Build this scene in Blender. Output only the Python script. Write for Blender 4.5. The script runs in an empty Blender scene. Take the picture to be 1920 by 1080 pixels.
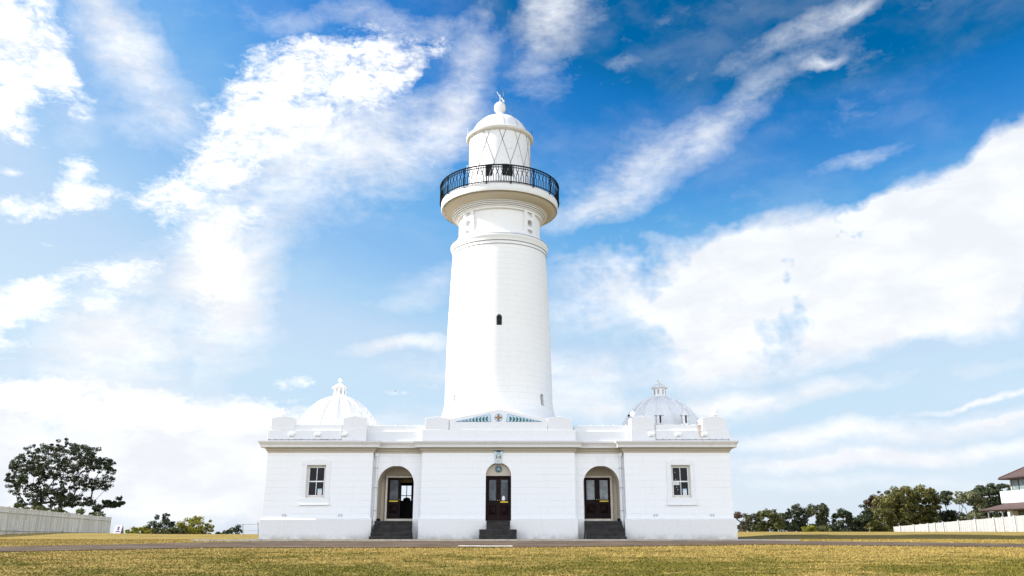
import bpy, bmesh, math, random
import numpy as np
from mathutils import Vector, Matrix, noise
random.seed(7)
rng = np.random.default_rng(11)
R = math.radians
scene = bpy.context.scene
COL = scene.collection

# ---------------------------------------------------------------- camera
CAMX, CAMZ, FPX = 0.70, 0.34, 1562.0
PITCH = math.atan(460.0 / FPX)
cam = bpy.data.cameras.new('camera'); camo = bpy.data.objects.new('camera', cam); COL.objects.link(camo)
camo.location = (CAMX, 0, CAMZ); camo.rotation_euler = (math.pi / 2 + PITCH, 0, 0)
cam.sensor_width = 36.0; cam.lens = 36.0 * FPX / 1920.0
cam.clip_start = 0.1; cam.clip_end = 60000
scene.camera = camo

# ---------------------------------------------------------------- light and exposure
SUN_EL, SUN_BACK, SUN_STR, SKY_STR, EXPO = 37.0, 1.2, 4.9, 0.15, 0.93
sv = Vector((-math.cos(R(SUN_EL)) * math.cos(R(SUN_BACK)), math.cos(R(SUN_EL)) * math.sin(R(SUN_BACK)), math.sin(R(SUN_EL))))
sl = bpy.data.lights.new('sun', 'SUN'); sl.energy = SUN_STR; sl.angle = R(0.5); sl.color = (1.0, 0.955, 0.88)
so = bpy.data.objects.new('sun', sl); COL.objects.link(so)
so.rotation_euler = sv.to_track_quat('Z', 'Y').to_euler(); so.location = (-60, 20, 50)
vs = scene.view_settings
vs.view_transform = 'Standard'; vs.look = 'None'; vs.gamma = 1.0; vs.exposure = EXPO; vs.use_curve_mapping = False

# ---------------------------------------------------------------- node helper
class NT:
    def __init__(s, tree): s.t = tree
    def n(s, typ, **kw):
        nd = s.t.nodes.new(typ)
        for k, v in kw.items():
            if k.startswith('_'): setattr(nd, k[1:], v)
        return nd
    def L(s, a, b): s.t.links.new(a, b)
    def put(s, sock, v):
        if v is None: return
        if isinstance(v, bpy.types.NodeSocket): s.L(v, sock)
        else:
            if hasattr(sock.default_value, '__len__') and not hasattr(v, '__len__'): v = (v,) * len(sock.default_value)
            if hasattr(sock.default_value, '__len__') and len(sock.default_value) == 4 and len(v) == 3: v = (*v, 1)
            sock.default_value = v
    def math(s, op, a, b=None, c=None, clamp=False):
        m = s.n('ShaderNodeMath', _operation=op, _use_clamp=clamp)
        s.put(m.inputs[0], a)
        if b is not None: s.put(m.inputs[1], b)
        if c is not None: s.put(m.inputs[2], c)
        return m.outputs[0]
    def vmath(s, op, a, b=None, out=0):
        m = s.n('ShaderNodeVectorMath', _operation=op); s.put(m.inputs[0], a)
        if b is not None:
            if op == 'SCALE': s.put(m.inputs[3], b)
            else: s.put(m.inputs[1], b)
        return m.outputs[out]
    def comb(s, x, y, z=0.0):
        m = s.n('ShaderNodeCombineXYZ'); s.put(m.inputs[0], x); s.put(m.inputs[1], y); s.put(m.inputs[2], z); return m.outputs[0]
    def sep(s, v):
        m = s.n('ShaderNodeSeparateXYZ'); s.put(m.inputs[0], v); return m.outputs
    def noise(s, vec, scale, detail=4, rough=0.5, dist=0.0):
        m = s.n('ShaderNodeTexNoise'); s.put(m.inputs['Vector'], vec)
        m.inputs['Scale'].default_value = scale; m.inputs['Detail'].default_value = detail
        m.inputs['Roughness'].default_value = rough; m.inputs['Distortion'].default_value = dist
        return m.outputs['Fac']
    def mapr(s, v, a, b, c=0.0, d=1.0, smooth=True):
        m = s.n('ShaderNodeMapRange'); m.interpolation_type = 'SMOOTHSTEP' if smooth else 'LINEAR'
        s.put(m.inputs[0], v)
        for i, q in enumerate((a, b, c, d)): s.put(m.inputs[1 + i], q)
        return m.outputs[0]
    def mix(s, f, a, b, blend='MIX'):
        m = s.n('ShaderNodeMix', _data_type='RGBA', _blend_type=blend, _clamp_factor=True)
        s.put(m.inputs[0], f); s.put(m.inputs[6], a); s.put(m.inputs[7], b); return m.outputs[2]
    def scalevec(s, v, sc): return s.vmath('MULTIPLY', v, sc)

# ---------------------------------------------------------------- world: Nishita sky with a cloud deck laid out by bearing and elevation
world = bpy.data.worlds.new('World'); scene.world = world; world.use_nodes = True
world.node_tree.nodes.clear(); W = NT(world.node_tree)
sky = W.n('ShaderNodeTexSky'); sky.sky_type = 'NISHITA'; sky.sun_disc = False
sky.sun_elevation = R(SUN_EL); sky.sun_rotation = math.atan2(sv.x, sv.y)
sky.altitude = 80; sky.air_density = 1.0; sky.dust_density = 0.6; sky.ozone_density = 2.0
sc6 = W.vmath('SCALE', sky.outputs[0], 1/6.0)
hs = W.n('ShaderNodeRGBCurve'); W.L(sc6, hs.inputs['Color'])      # deep polarised blue overhead, paling to the horizon
for ci, pts in enumerate(([(0, 0), (1.0, .0), (1.2, .17), (1.41, .5), (1.63, .9), (1.9, 1.4), (2.2, 1.9), (3.0, 2.1), (3.7, 2.3), (6, 2.6)],
                          [(0, 0), (1.65, .48), (1.78, .66), (2.0, .98), (2.3, 1.5), (2.6, 1.8), (3.33, 2.5), (4.9, 2.8), (6, 2.95)],
                          [(0, 0), (3.0, 1.45), (3.12, 1.9), (3.5, 2.5), (3.85, 2.85), (4.3, 3.05), (5.0, 3.25), (6, 3.35)])):
    c_ = hs.mapping.curves[ci]; c_.points[0].location = (0, 0); c_.points[1].location = (1, pts[-1][1]/6)
    for (p, q) in pts[1:-1]:
        c_.points.new(p/6, q/6)
hs.mapping.update()
hsv0 = W.vmath('SCALE', hs.outputs[0], 6.0)
sr_, sg_, sb_ = W.sep(hsv0)[0:3]
hsv_ = W.comb(sr_, sg_, W.math('MAXIMUM', sb_, W.math('MULTIPLY', sg_, 1.12)))
geo = W.n('ShaderNodeTexCoord'); D = geo.outputs['Generated']
dx, dy, dz = W.sep(D)[0:3]
az = W.math('MULTIPLY', W.math('ARCTAN2', dx, dy), 57.29578)
el = W.math('MULTIPLY', W.math('ARCSINE', dz), 57.29578)
zz = W.math('ADD', W.math('MAXIMUM', dz, 0.0), 0.22)
plane = W.comb(W.math('DIVIDE', dx, zz), W.math('DIVIDE', dy, zz), 0.0)   # where the view ray meets a high cloud layer
AE = W.comb(az, el, 0.0)
def ray_ae(u, v):      # bearing / elevation of a point of the photograph
    a = (u - 960) / FPX; b = (540 - v) / FPX
    x = a; y = math.cos(PITCH) - b * math.sin(PITCH); z = math.sin(PITCH) + b * math.cos(PITCH)
    return math.degrees(math.atan2(x, y)), math.degrees(math.atan2(z, math.hypot(x, y)))
def nz_vec(vec, scale, detail=3, rough=.55):
    m = W.n('ShaderNodeTexNoise'); W.put(m.inputs['Vector'], vec); m.inputs['Scale'].default_value = scale
    m.inputs['Detail'].default_value = detail; m.inputs['Roughness'].default_value = rough
    return W.vmath('SUBTRACT', m.outputs['Color'], (0.5, 0.5, 0.5))
warp = W.vmath('ADD', AE, W.vmath('SCALE', nz_vec(AE, 0.16, 5, .6), 3.0))
warp2 = W.vmath('ADD', AE, W.vmath('SCALE', nz_vec(W.vmath('ADD', AE, (31., 7., 0.)), 0.10, 5, .6), 4.0))
def blobs(lst, vec):
    acc = None
    for (u, v, ru, rv, rot, w) in lst:
        a0, e0 = ray_ae(u, v); ce = math.cos(R(e0))
        mp = W.n('ShaderNodeMapping'); mp.vector_type = 'TEXTURE'
        mp.inputs['Location'].default_value = (a0, e0, 0); mp.inputs['Rotation'].default_value = (0, 0, R(rot))
        mp.inputs['Scale'].default_value = (ru / 27.3 / ce, rv / 27.3, 1)
        W.L(vec, mp.inputs['Vector'])
        g = W.n('ShaderNodeTexGradient'); g.gradient_type = 'SPHERICAL'; W.L(mp.outputs[0], g.inputs[0])
        p = W.math('MULTIPLY', g.outputs['Fac'], w)
        acc = p if acc is None else W.math('ADD', acc, p)
    return acc
PUFFY = [(745,128,130,36,22,1.3),(620,150,225,92,20,2.3),(490,205,130,95,15,1.8),(445,270,130,75,35,1.5),(385,335,140,60,30,1.5),(560,225,170,75,15,1.2),
         (300,365,100,22,10,1.0),(405,430,110,80,0,1.2),(395,520,80,90,0,0.9),(545,95,110,20,12,.55),
         (35,60,110,95,-35,1.8),(95,120,110,42,-40,1.3),(10,185,75,75,-20,1.7),(135,150,50,26,-35,1.0),
         (148,325,50,50,60,1.3),(115,375,115,38,15,1.4),(205,350,60,18,10,.7),(5,365,36,28,0,1.0),(62,262,50,14,-10,.7),(10,310,35,12,0,.55),
         (30,560,100,50,25,1.6),(105,510,80,28,20,1.1),(240,500,90,42,20,1.0),(190,560,100,60,20,.7),(0,630,70,60,0,.7),
         (90,455,36,9,0,.5),(535,728,80,18,6,1.0),(740,745,40,8,0,.6),(790,725,50,8,0,.5),(60,748,420,46,-4,1.4),(350,765,420,42,-3,1.2)]
SOFT = [(650,310,330,140,22,.95),(640,240,280,90,25,.4),(875,120,60,190,-24,.62),(840,240,100,70,30,.4),(1030,60,90,200,-14,.55),(1060,20,120,60,0,.5),(720,25,140,40,0,.55),(560,30,110,36,10,.4),(830,60,80,60,0,.35),
        (215,50,120,80,-45,.75),(290,190,190,90,-40,.7),(150,240,90,50,0,.3),(330,600,230,180,28,1.2),(440,490,120,150,10,1.0),(180,640,150,90,20,.75),
        (1340,245,350,64,27,.50),(1200,315,220,85,25,.45),(1100,395,150,50,12,.5),(1490,66,160,34,15,.55),(1590,35,130,20,20,.4),(1530,134,50,11,10,.65),(1600,306,140,20,6,.50),(1640,100,110,40,10,.2),
        (1165,115,50,22,0,.3),(1870,375,210,105,30,3.2),(1700,440,270,100,18,3.0),(1500,500,330,105,10,2.9),(1270,510,270,90,-2,2.0),(1560,590,380,100,4,1.6),(1440,580,230,90,0,1.4),(1600,470,240,80,10,1.0),(1800,510,220,130,10,2.2),(1900,250,90,18,15,.4),
        (1120,600,230,60,0,.7),(1240,690,400,64,3,1.15),(1500,735,420,26,5,1.0),(1850,745,170,8,8,1.2),(1880,778,100,7,4,.9),(1150,770,330,50,0,1.1),
        (1600,815,520,28,3,1.2),(1500,868,420,22,3,.9),(1760,850,360,22,4,1.0),(1650,905,520,20,0,.5),(760,645,160,20,3,1.1),(800,540,110,60,20,.5),(650,565,160,18,0,.35),(880,700,200,50,0,.6),
        (100,800,650,100,-3,1.5),(450,850,520,100,0,1.3),(150,930,700,70,0,1.1),(700,800,300,50,0,.6),(500,960,500,50,0,.8)]
bA = blobs(PUFFY, warp); bB = blobs(SOFT, warp2)
st = W.n('ShaderNodeMapping'); st.inputs['Rotation'].default_value = (0, 0, R(-24)); st.inputs['Scale'].default_value = (1.0, 2.1, 1)
W.L(AE, st.inputs['Vector'])
stw = W.vmath('ADD', st.outputs[0], W.vmath('SCALE', nz_vec(AE, .22, 4, .6), 3.2))
nA = W.noise(stw, 0.33, 12, 0.64)
nB = W.noise(stw, 0.16, 10, 0.62)
nC = W.noise(W.vmath('ADD', stw, (91., 3., 0.)), 0.75, 9, 0.68)
nF = W.noise(W.vmath('ADD', stw, (17., 61., 0.)), 1.5, 8, 0.7)
dAv = W.math('ADD', W.math('MINIMUM', bA, 1.15), W.math('MULTIPLY', W.math('SUBTRACT', nA, .5), 2.7))
dAv = W.math('ADD', dAv, W.math('MULTIPLY', W.math('SUBTRACT', nF, .5), 1.7))
dA = W.math('MULTIPLY', W.math('POWER', W.mapr(dAv, 0.26, 1.30, 0, 1, False), 1.3), W.mapr(bA, .02, .30))
dBv = W.math('ADD', bB, W.math('MULTIPLY', W.math('SUBTRACT', nB, .5), 0.80))
dBv = W.math('ADD', dBv, W.math('MULTIPLY', W.math('MULTIPLY', W.math('SUBTRACT', nC, .5), W.mapr(bB, 0., .6, .3, 1.)), 0.75))
fb = W.n('ShaderNodeMapping'); fb.inputs['Rotation'].default_value = (0, 0, R(-58)); fb.inputs['Scale'].default_value = (.5, 3.2, 1)
W.L(W.vmath('ADD', AE, W.vmath('SCALE', nz_vec(AE, .12, 3, .5), 5.0)), fb.inputs['Vector'])
nS = W.noise(fb.outputs[0], 0.5, 7, .6)
dBv = W.math('ADD', dBv, W.math('MULTIPLY', W.math('MULTIPLY', W.math('SUBTRACT', nS, .5), W.mapr(bB, .05, .7, 0., 1.)), 0.6))
dB = W.mapr(dBv, 0.08, 1.05, 0.0, 0.97, False)
veil = W.math('MULTIPLY', W.mapr(W.noise(stw, 0.10, 8, .6), .42, .75), 0.12)
back = W.math('MULTIPLY', W.math('MULTIPLY', W.mapr(dy, .0, -.35), W.mapr(dz, .80, .40)), W.mapr(W.noise(plane, 1.1, 8, .6), .36, .56, .35, 1.0))   # unseen cloud bank added behind the camera to fill the shaded front
inv = lambda q: W.math('SUBTRACT', 1.0, q)
dens = inv(W.math('MULTIPLY', inv(dB), inv(veil)))
CLOUD, CUMULUS, REAR_FILL = 3.55, 4.3, 10.6     # radiances before the world strength
shade = W.mapr(W.noise(W.vmath('ADD', stw, (5., 40., 0.)), .22, 6, .55), .35, .7, .92, 1.06)
col = W.mix(dens, hsv_, W.vmath('SCALE', (CLOUD * .955, CLOUD * .985, CLOUD * 1.04), shade))
col = W.mix(dA, col, W.vmath('SCALE', (CUMULUS, CUMULUS, CUMULUS), shade))
col = W.mix(back, col, (REAR_FILL * .965, REAR_FILL, REAR_FILL * 1.06))
bg = W.n('ShaderNodeBackground'); W.L(col, bg.inputs[0]); bg.inputs[1].default_value = SKY_STR
ow = W.n('ShaderNodeOutputWorld'); W.L(bg.outputs[0], ow.inputs[0])
world.cycles.sampling_method = 'MANUAL'; world.cycles.sample_map_resolution = 512

# ---------------------------------------------------------------- materials
def new_mat(name):
    m = bpy.data.materials.new(name); m.use_nodes = True; t = NT(m.node_tree)
    b = m.node_tree.nodes['Principled BSDF']; return m, t, b
def plain(name, col, rough=.6, metal=0.0, var=.08, bump=0.0, bscale=30, spec=None):
    m, t, b = new_mat(name); tc = t.n('ShaderNodeTexCoord').outputs['Object']
    nz = t.noise(tc, 3.0, 5, .6)
    f = t.mapr(nz, .3, .7, 1 - var, 1 + var)
    c = t.vmath('SCALE', col, f); t.L(c, b.inputs['Base Color'])
    b.inputs['Roughness'].default_value = rough; b.inputs['Metallic'].default_value = metal
    if spec is not None: b.inputs['Specular IOR Level'].default_value = spec
    if bump:
        bp = t.n('ShaderNodeBump'); bp.inputs['Strength'].default_value = bump; bp.inputs['Distance'].default_value = .01
        t.L(t.noise(tc, bscale, 4, .6), bp.inputs['Height']); t.L(bp.outputs[0], b.inputs['Normal'])
    return m
def masonry(name, base=(.80, .80, .79), joints=True, dirt=.25, stain=False, rowh=.325, bw=1.15, jc=.30):
    m, t, b = new_mat(name)
    uv = t.n('ShaderNodeUVMap').outputs[0]; pos = t.n('ShaderNodeNewGeometry').outputs['Position']
    big = t.noise(pos, .55, 6, .62); fine = t.noise(pos, 9., 6, .7)
    px, py, pz = t.sep(pos)[0:3]
    streak = t.noise(t.comb(t.math('MULTIPLY', px, 3.5), t.math('MULTIPLY', py, 3.5), t.math('MULTIPLY', pz, .45)), 1.3, 6, .65)
    d = t.math('MULTIPLY', t.mapr(streak, .5, .8), t.mapr(big, .35, .75))
    d = t.math('MULTIPLY', d, dirt)
    c = t.mix(d, base, (.42, .37, .30))
    f = t.mapr(fine, .25, .75, .955, 1.02); c = t.vmath('SCALE', c, f)
    spots = t.mapr(t.noise(pos, 7.0, 2, .5), .80, .83, 0, .45)
    c = t.mix(spots, c, (.25, .22, .19))
    splash = t.math('MULTIPLY', t.mapr(pz, .42, .0), t.mapr(t.noise(pos, 2.4, 5, .65), .35, .68, .05, .75))
    c = t.mix(splash, c, (.36, .32, .26))
    h = t.math('MULTIPLY', t.noise(pos, 30., 5, .65), .35)
    h = t.math('ADD', h, t.math('MULTIPLY', t.noise(pos, 5., 4, .6), .5))
    if joints:
        br = t.n('ShaderNodeTexBrick'); br.offset = .5; br.squash = 1.0
        wv = t.n('ShaderNodeTexNoise'); wv.inputs['Scale'].default_value = 1.3; t.L(uv, wv.inputs['Vector'])
        uvw = t.vmath('ADD', uv, t.vmath('SCALE', t.vmath('SUBTRACT', wv.outputs['Color'], (.5, .5, .5)), .015))
        t.L(uvw, br.inputs['Vector'])
        for k, v in (('Scale', 1.0), ('Mortar Size', .014), ('Mortar Smooth', .5), ('Bias', 0.), ('Brick Width', bw), ('Row Height', rowh)):
            br.inputs[k].default_value = v
        br.inputs['Color1'].default_value = (1, 1, 1, 1); br.inputs['Color2'].default_value = (.72, .72, .72, 1); br.inputs['Mortar'].default_value = (0, 0, 0, 1)
        lum = t.n('ShaderNodeRGBToBW'); t.L(br.outputs['Color'], lum.inputs[0])
        keep = t.mapr(t.noise(pos, .8, 3, .5), .35, .65, .35, 1.0)
        h = t.math('ADD', h, t.math('MULTIPLY', t.math('MULTIPLY', lum.outputs[0], keep), 1.1))
        c = t.mix(t.math('MULTIPLY', br.outputs['Fac'], t.math('MULTIPLY', keep, jc)), c, (.42, .42, .43))
    if stain:
        zs = t.mapr(pz, 5.86, 5.05, 1.0, .5, False)
        w = t.math('ABSOLUTE', t.math('SUBTRACT', px, t.math('ADD', 10.62, t.math('MULTIPLY', t.math('SUBTRACT', t.noise(pos, 3., 3), .5), .22))))
        s = t.math('MULTIPLY', t.mapr(w, .03, .17, 1, 0), t.math('MULTIPLY', zs, t.mapr(pz, 5.0, 5.3)))
        s = t.math('MULTIPLY', s, t.mapr(t.noise(pos, 6., 4), .3, .6, .4, 1.))
        c = t.mix(t.math('MULTIPLY', s, .75), c, (.42, .22, .10))
    bp = t.n('ShaderNodeBump'); bp.inputs['Strength'].default_value = .5; bp.inputs['Distance'].default_value = .012
    t.L(h, bp.inputs['Height']); t.L(bp.outputs[0], b.inputs['Normal'])
    t.L(c, b.inputs['Base Color']); b.inputs['Roughness'].default_value = .62
    return m
M_WALL = masonry('white painted masonry', dirt=.12, base=(.81, .815, .82), bw=5.0, jc=.25)
M_TOWER = masonry('white painted tower masonry', dirt=.10, jc=.24)
M_PLAS = masonry('white painted render', joints=False, dirt=.14, base=(.76, .765, .77))
M_PLIN = masonry('off white plinth render', joints=False, dirt=.3, base=(.70, .69, .675))
M_PARA = masonry('white parapet render', joints=False, dirt=.2, stain=True, base=(.73, .735, .745))
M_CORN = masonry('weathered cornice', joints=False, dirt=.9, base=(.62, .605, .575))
M_SOF = masonry('cream weathered stone with bounce tint', joints=False, dirt=.7, base=(.47, .415, .33))  # underside shade and warm ground bounce are mixed into this beige
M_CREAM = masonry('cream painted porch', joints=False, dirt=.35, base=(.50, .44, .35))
M_METAL = masonry('white painted metal', joints=False, dirt=.3, base=(.72, .72, .725))
M_PALES = plain('pale grey pane', (.36, .37, .39), .5)
M_DOME = masonry('white painted dome', joints=False, dirt=.3, base=(.75, .75, .75))
M_SEAM_SHADE = plain('grey seam and shade line', (.20, .20, .215), .7)
M_IRON = plain('black painted iron', (.008, .010, .013), .8, .0, spec=.1)
M_STEP = plain('dark stone steps', (.030, .028, .027), .8, 0, .35, .6, 30, spec=.2)
M_DOOR = plain('dark maroon door paint', (.0105, .0034, .0036), .45, 0, .3, spec=.10)
M_FRAME = plain('cream painted timber', (.62, .57, .49), .5)
M_WFRAME = plain('white painted timber', (.75, .75, .73), .5)
M_DARK = plain('dark interior', (.006, .006, .007), .8)
M_ROOM = plain('dark hall shade', (.02, .013, .012), .6)  # near-black colour stands in for the darkness of the hall
M_GREY = plain('grey metal', (.28, .28, .29), .5, .3)
M_PAPER = plain('white paper', (.75, .77, .78), .8)
M_CYAN = plain('cyan print', (.12, .5, .62), .7)
M_INK = plain('grey print', (.35, .36, .4), .8)
M_YEL = plain('yellow plate', (.75, .52, .02), .5)
M_BRASS = plain('brass', (.6, .45, .2), .3, .9)
M_PBLUE = plain('pale blue tile', (.50, .66, .74), .5)
M_BLUE = plain('blue tile border', (.08, .22, .42), .5)
M_LEAFT = plain('dark green tile leaves', (.01, .10, .09), .5)
M_RED = plain('deep red tile', (.20, .01, .01), .5)
M_SCUL = plain('carved pale stone', (.62, .64, .62), .6, 0, .15, .4, 40)
M_TEAL = plain('dark teal plaque', (.02, .05, .06), .5)
M_PLATE = plain('steel blue lettering', (.32, .42, .48), .5)
M_CONC = plain('pale concrete', (.42, .40, .36), .9, 0, .15, .4, 20)
def glass(name, col, rough=.05, spec=.12):
    m, t, b = new_mat(name); tc = t.n('ShaderNodeTexCoord').outputs['Object']
    f = t.mapr(t.noise(tc, 2.2, 4, .6), .3, .7, .6, 1.3); t.L(t.vmath('SCALE', col, f), b.inputs['Base Color'])
    b.inputs['Roughness'].default_value = rough; b.inputs['IOR'].default_value = 1.5; b.inputs['Specular IOR Level'].default_value = spec
    bp = t.n('ShaderNodeBump'); bp.inputs['Strength'].default_value = .05; t.L(t.noise(tc, 4., 2), bp.inputs['Height']); t.L(bp.outputs[0], b.inputs['Normal'])
    return m
M_GLASS = glass('dark window glass', (.008, .010, .014))
M_FROST = glass('obscured door glass', (.10, .115, .13), .22)
M_LFROST = glass('pale obscured door glass', (.30, .33, .35), .25)

# ---------------------------------------------------------------- mesh builders
class MB:
    def __init__(s): s.v = []; s.f = []; s.uv = {}; s.sm = []
    def add(s, vs_, fs_, uvs=None, smooth=False):
        o = len(s.v); s.v += [tuple(p) for p in vs_]
        for i, f in enumerate(fs_):
            if uvs is not None: s.uv[len(s.f)] = uvs[i]
            s.f.append(tuple(o + k for k in f)); s.sm.append(smooth)
        return s
    def box(s, x0, x1, y0, y1, z0, z1, top=0.0):
        t = top
        return s.add([(x0,y0,z0),(x1,y0,z0),(x1,y1,z0),(x0,y1,z0),(x0+t,y0+t,z1),(x1-t,y0+t,z1),(x1-t,y1-t,z1),(x0+t,y1-t,z1)],
                     [(0,3,2,1),(4,5,6,7),(0,1,5,4),(1,2,6,5),(2,3,7,6),(3,0,4,7)])
    def prism(s, pts, y0, y1):            # polygon in x-z extruded along y (pts counter-clockwise seen from -y)
        n = len(pts); v = [(p[0], y0, p[1]) for p in pts] + [(p[0], y1, p[1]) for p in pts]
        f = [tuple(range(n)), tuple(range(2*n-1, n-1, -1))] + [(i, i+n, (i+1) % n + n, (i+1) % n) for i in range(n)]
        return s.add(v, f)
    def lathe(s, prof, n=96, c=(0, 0), a0=0.0, a1=2*math.pi, cap=True, smooth=True, rref=None):
        full = abs(a1 - a0 - 2*math.pi) < 1e-6
        m = n if full else n + 1; v = []; rr = rref or max(p[0] for p in prof)
        for (r, z) in prof:
            for i in range(m):
                a = a0 + (a1 - a0) * i / n; v.append((c[0] + r*math.sin(a), c[1] - r*math.cos(a), z))
        f = []; uvs = []
        for j in range(len(prof) - 1):
            for i in range(n):
                k = (i + 1) % m
                f.append((j*m+i, j*m+k, (j+1)*m+k, (j+1)*m+i))
                ua, ub = (a0+(a1-a0)*i/n)*rr, (a0+(a1-a0)*(i+1)/n)*rr
                uvs.append([(ua, prof[j][1]), (ub, prof[j][1]), (ub, prof[j+1][1]), (ua, prof[j+1][1])])
        if cap and full:
            f.append(tuple(range(m-1, -1, -1))); uvs.append([(0, 0)] * m)
            f.append(tuple((len(prof)-1)*m + i for i in range(m))); uvs.append([(0, 0)] * m)
        return s.add(v, f, uvs, smooth)
    def tube(s, pts, r, n=6, smooth=True):
        pts = [Vector(p) for p in pts]; rs = r if hasattr(r, '__len__') else [r]*len(pts); v = []
        for i, p in enumerate(pts):
            d = (pts[min(i+1, len(pts)-1)] - pts[max(i-1, 0)]).normalized()
            a = d.orthogonal().normalized() if abs(d.z) > .95 else d.cross(Vector((0, 0, 1))).normalized()
            b = d.cross(a)
            for k in range(n):
                t = 2*math.pi*k/n; v.append(p + (a*math.cos(t) + b*math.sin(t)) * rs[i])
        f = [(i*n+k, i*n+(k+1) % n, (i+1)*n+(k+1) % n, (i+1)*n+k) for i in range(len(pts)-1) for k in range(n)]
        f += [tuple(range(n-1, -1, -1)), tuple((len(pts)-1)*n+k for k in range(n))]
        return s.add(v, f, None, smooth)
    def ell(s, c, r, n=12, m=8):
        v = [(c[0], c[1], c[2]-r[2])]
        for j in range(1, m):
            t = -math.pi/2 + math.pi*j/m
            for i in range(n):
                a = 2*math.pi*i/n; v.append((c[0]+r[0]*math.cos(t)*math.cos(a), c[1]+r[1]*math.cos(t)*math.sin(a), c[2]+r[2]*math.sin(t)))
        v.append((c[0], c[1], c[2]+r[2])); f = []
        for i in range(n): f.append((0, 1+(i+1) % n, 1+i)); f.append((len(v)-1, 1+(m-2)*n+i, 1+(m-2)*n+(i+1) % n))
        for j in range(m-2):
            for i in range(n): f.append((1+j*n+i, 1+j*n+(i+1) % n, 1+(j+1)*n+(i+1) % n, 1+(j+1)*n+i))
        return s.add(v, f, None, True)
    def xf(s, M, i0=0):
        for i in range(i0, len(s.v)): s.v[i] = tuple(M @ Vector(s.v[i]))
        return s
    def mesh(s, name):
        me = bpy.data.meshes.new(name); me.from_pydata(s.v, [], s.f); me.update()
        uvl = me.uv_layers.new(name='UVMap'); data = np.zeros(len(me.loops) * 2, dtype=np.float32)
        for p in me.polygons:
            u = s.uv.get(p.index)
            for k, li in enumerate(p.loop_indices):
                if u is not None: a = u[k]
                else:
                    co = me.vertices[me.loops[li].vertex_index].co; n = p.normal
                    if abs(n.y) >= abs(n.x) and abs(n.y) >= abs(n.z): a = (co.x, co.z)
                    elif abs(n.x) >= abs(n.z): a = (co.y, co.z)
                    else: a = (co.x, co.y)
                data[2*li] = a[0]; data[2*li+1] = a[1]
        uvl.data.foreach_set('uv', data)
        me.polygons.foreach_set('use_smooth', s.sm)
        if any(s.sm): me.set_sharp_from_angle(angle=R(35))
        return me
    def build(s, name, mat, parent=None, bevel=0.0):
        me = s.mesh(name); o = bpy.data.objects.new(name, me); COL.objects.link(o)
        me.materials.append(mat)
        if parent: o.parent = parent
        if bevel:
            b = o.modifiers.new('bevel', 'BEVEL'); b.width = bevel; b.segments = 2; b.limit_method = 'ANGLE'; b.angle_limit = R(40)
        return o
def cut(o, *cutters, mat=None):      # boolean difference, applied to the mesh
    tmp = []
    for c in cutters:
        me = c.mesh('cutter'); co = bpy.data.objects.new('cutter', me); COL.objects.link(co); tmp.append(co)
        me.materials.append(mat or o.data.materials[0])
        b = o.modifiers.new('cut', 'BOOLEAN'); b.operation = 'DIFFERENCE'; b.solver = 'EXACT'; b.object = co
        if mat: b.material_mode = 'TRANSFER'
    dg = bpy.context.evaluated_depsgraph_get(); dg.update()
    me = bpy.data.meshes.new_from_object(o.evaluated_get(dg)); me.name = o.name
    o.modifiers.clear(); o.data = me
    for co in tmp: bpy.data.objects.remove(co)
    me.set_sharp_from_angle(angle=R(35))
    return o
def empty(name, loc=(0, 0, 0)):
    o = bpy.data.objects.new(name, None); COL.objects.link(o); o.empty_display_size = .3; return o
def tag(o, label, cat=None, group=None, kind=None):
    if label: o['label'] = label
    if cat: o['category'] = cat
    if group: o['group'] = group
    if kind: o['kind'] = kind
    return o
def root_at(o, loc):      # put the Empty at the thing's base while children keep world coordinates
    for ch in COL.objects:
        if ch.parent == o: ch.matrix_parent_inverse = Matrix.Translation(-Vector(loc))
    o.location = loc
def arch_pts(cx, z0, zs, r, n=20):
    p = [(cx - r, z0), (cx + r, z0)]
    p += [(cx + r*math.cos(math.pi*i/n), zs + r*math.sin(math.pi*i/n)) for i in range(n+1)]
    return p
def PX(u, v, d):
    a = (u-960)/FPX; b = (540-v)/FPX; C_ = math.cos(PITCH); S_ = math.sin(PITCH); t = d/(C_-b*S_)
    return CAMX + a*t, CAMZ + t*(S_+b*C_)

# ---------------------------------------------------------------- ground
def sstep(a, b, x):
    t = min(1, max(0, (x-a)/(b-a))); return t*t*(3-2*t)
def ground_z(x, y):
    if y < 38: base = -1.2 + .0324*max(y, -8) if y > -8 else -1.46 - .01*(-8-y)
    else: base = .031
    crest = .27 + .10*sstep(-30, -38, x) + .20*sstep(5, 20, x)
    rz = sstep(13.5, 17, x)
    ramp = sstep(44, 74, y) * (1-rz) + rz * (.55 * min(1, max(0, (y-44.6)/7.2)) + .45 * sstep(50, 76, y))
    z = base + (crest - .031) * ramp if y > 44 else base
    over = max(0, y - 79)
    if y > 79:
        z -= (.04 * (over - 3*(1-math.exp(-over/3)))) * (1 - .0 * x)
        if y > 150: z -= .25 * (y-150)
    z += .012 * noise.noise(Vector((x*.25, y*.25, 0)))
    return max(z, -76)
xs = sorted(set([round(v, 2) for v in list(np.arange(-70, 70.1, 1.0)) + list(np.arange(-400, -70, 15)) + list(np.arange(75, 401, 15))]))
ys = sorted(set([round(v, 2) for v in list(np.arange(-8, 110, 1.0)) + list(np.arange(-300, -8, 20)) + list(np.arange(110, 160, 3)) + list(np.arange(160, 520, 12))]))
g = MB(); nx = len(xs)
g.add([(x, y, ground_z(x, y)) for y in ys for x in xs],
      [(j*nx+i, j*nx+i+1, (j+1)*nx+i+1, (j+1)*nx+i) for j in range(len(ys)-1) for i in range(nx-1)], None, True)
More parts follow.
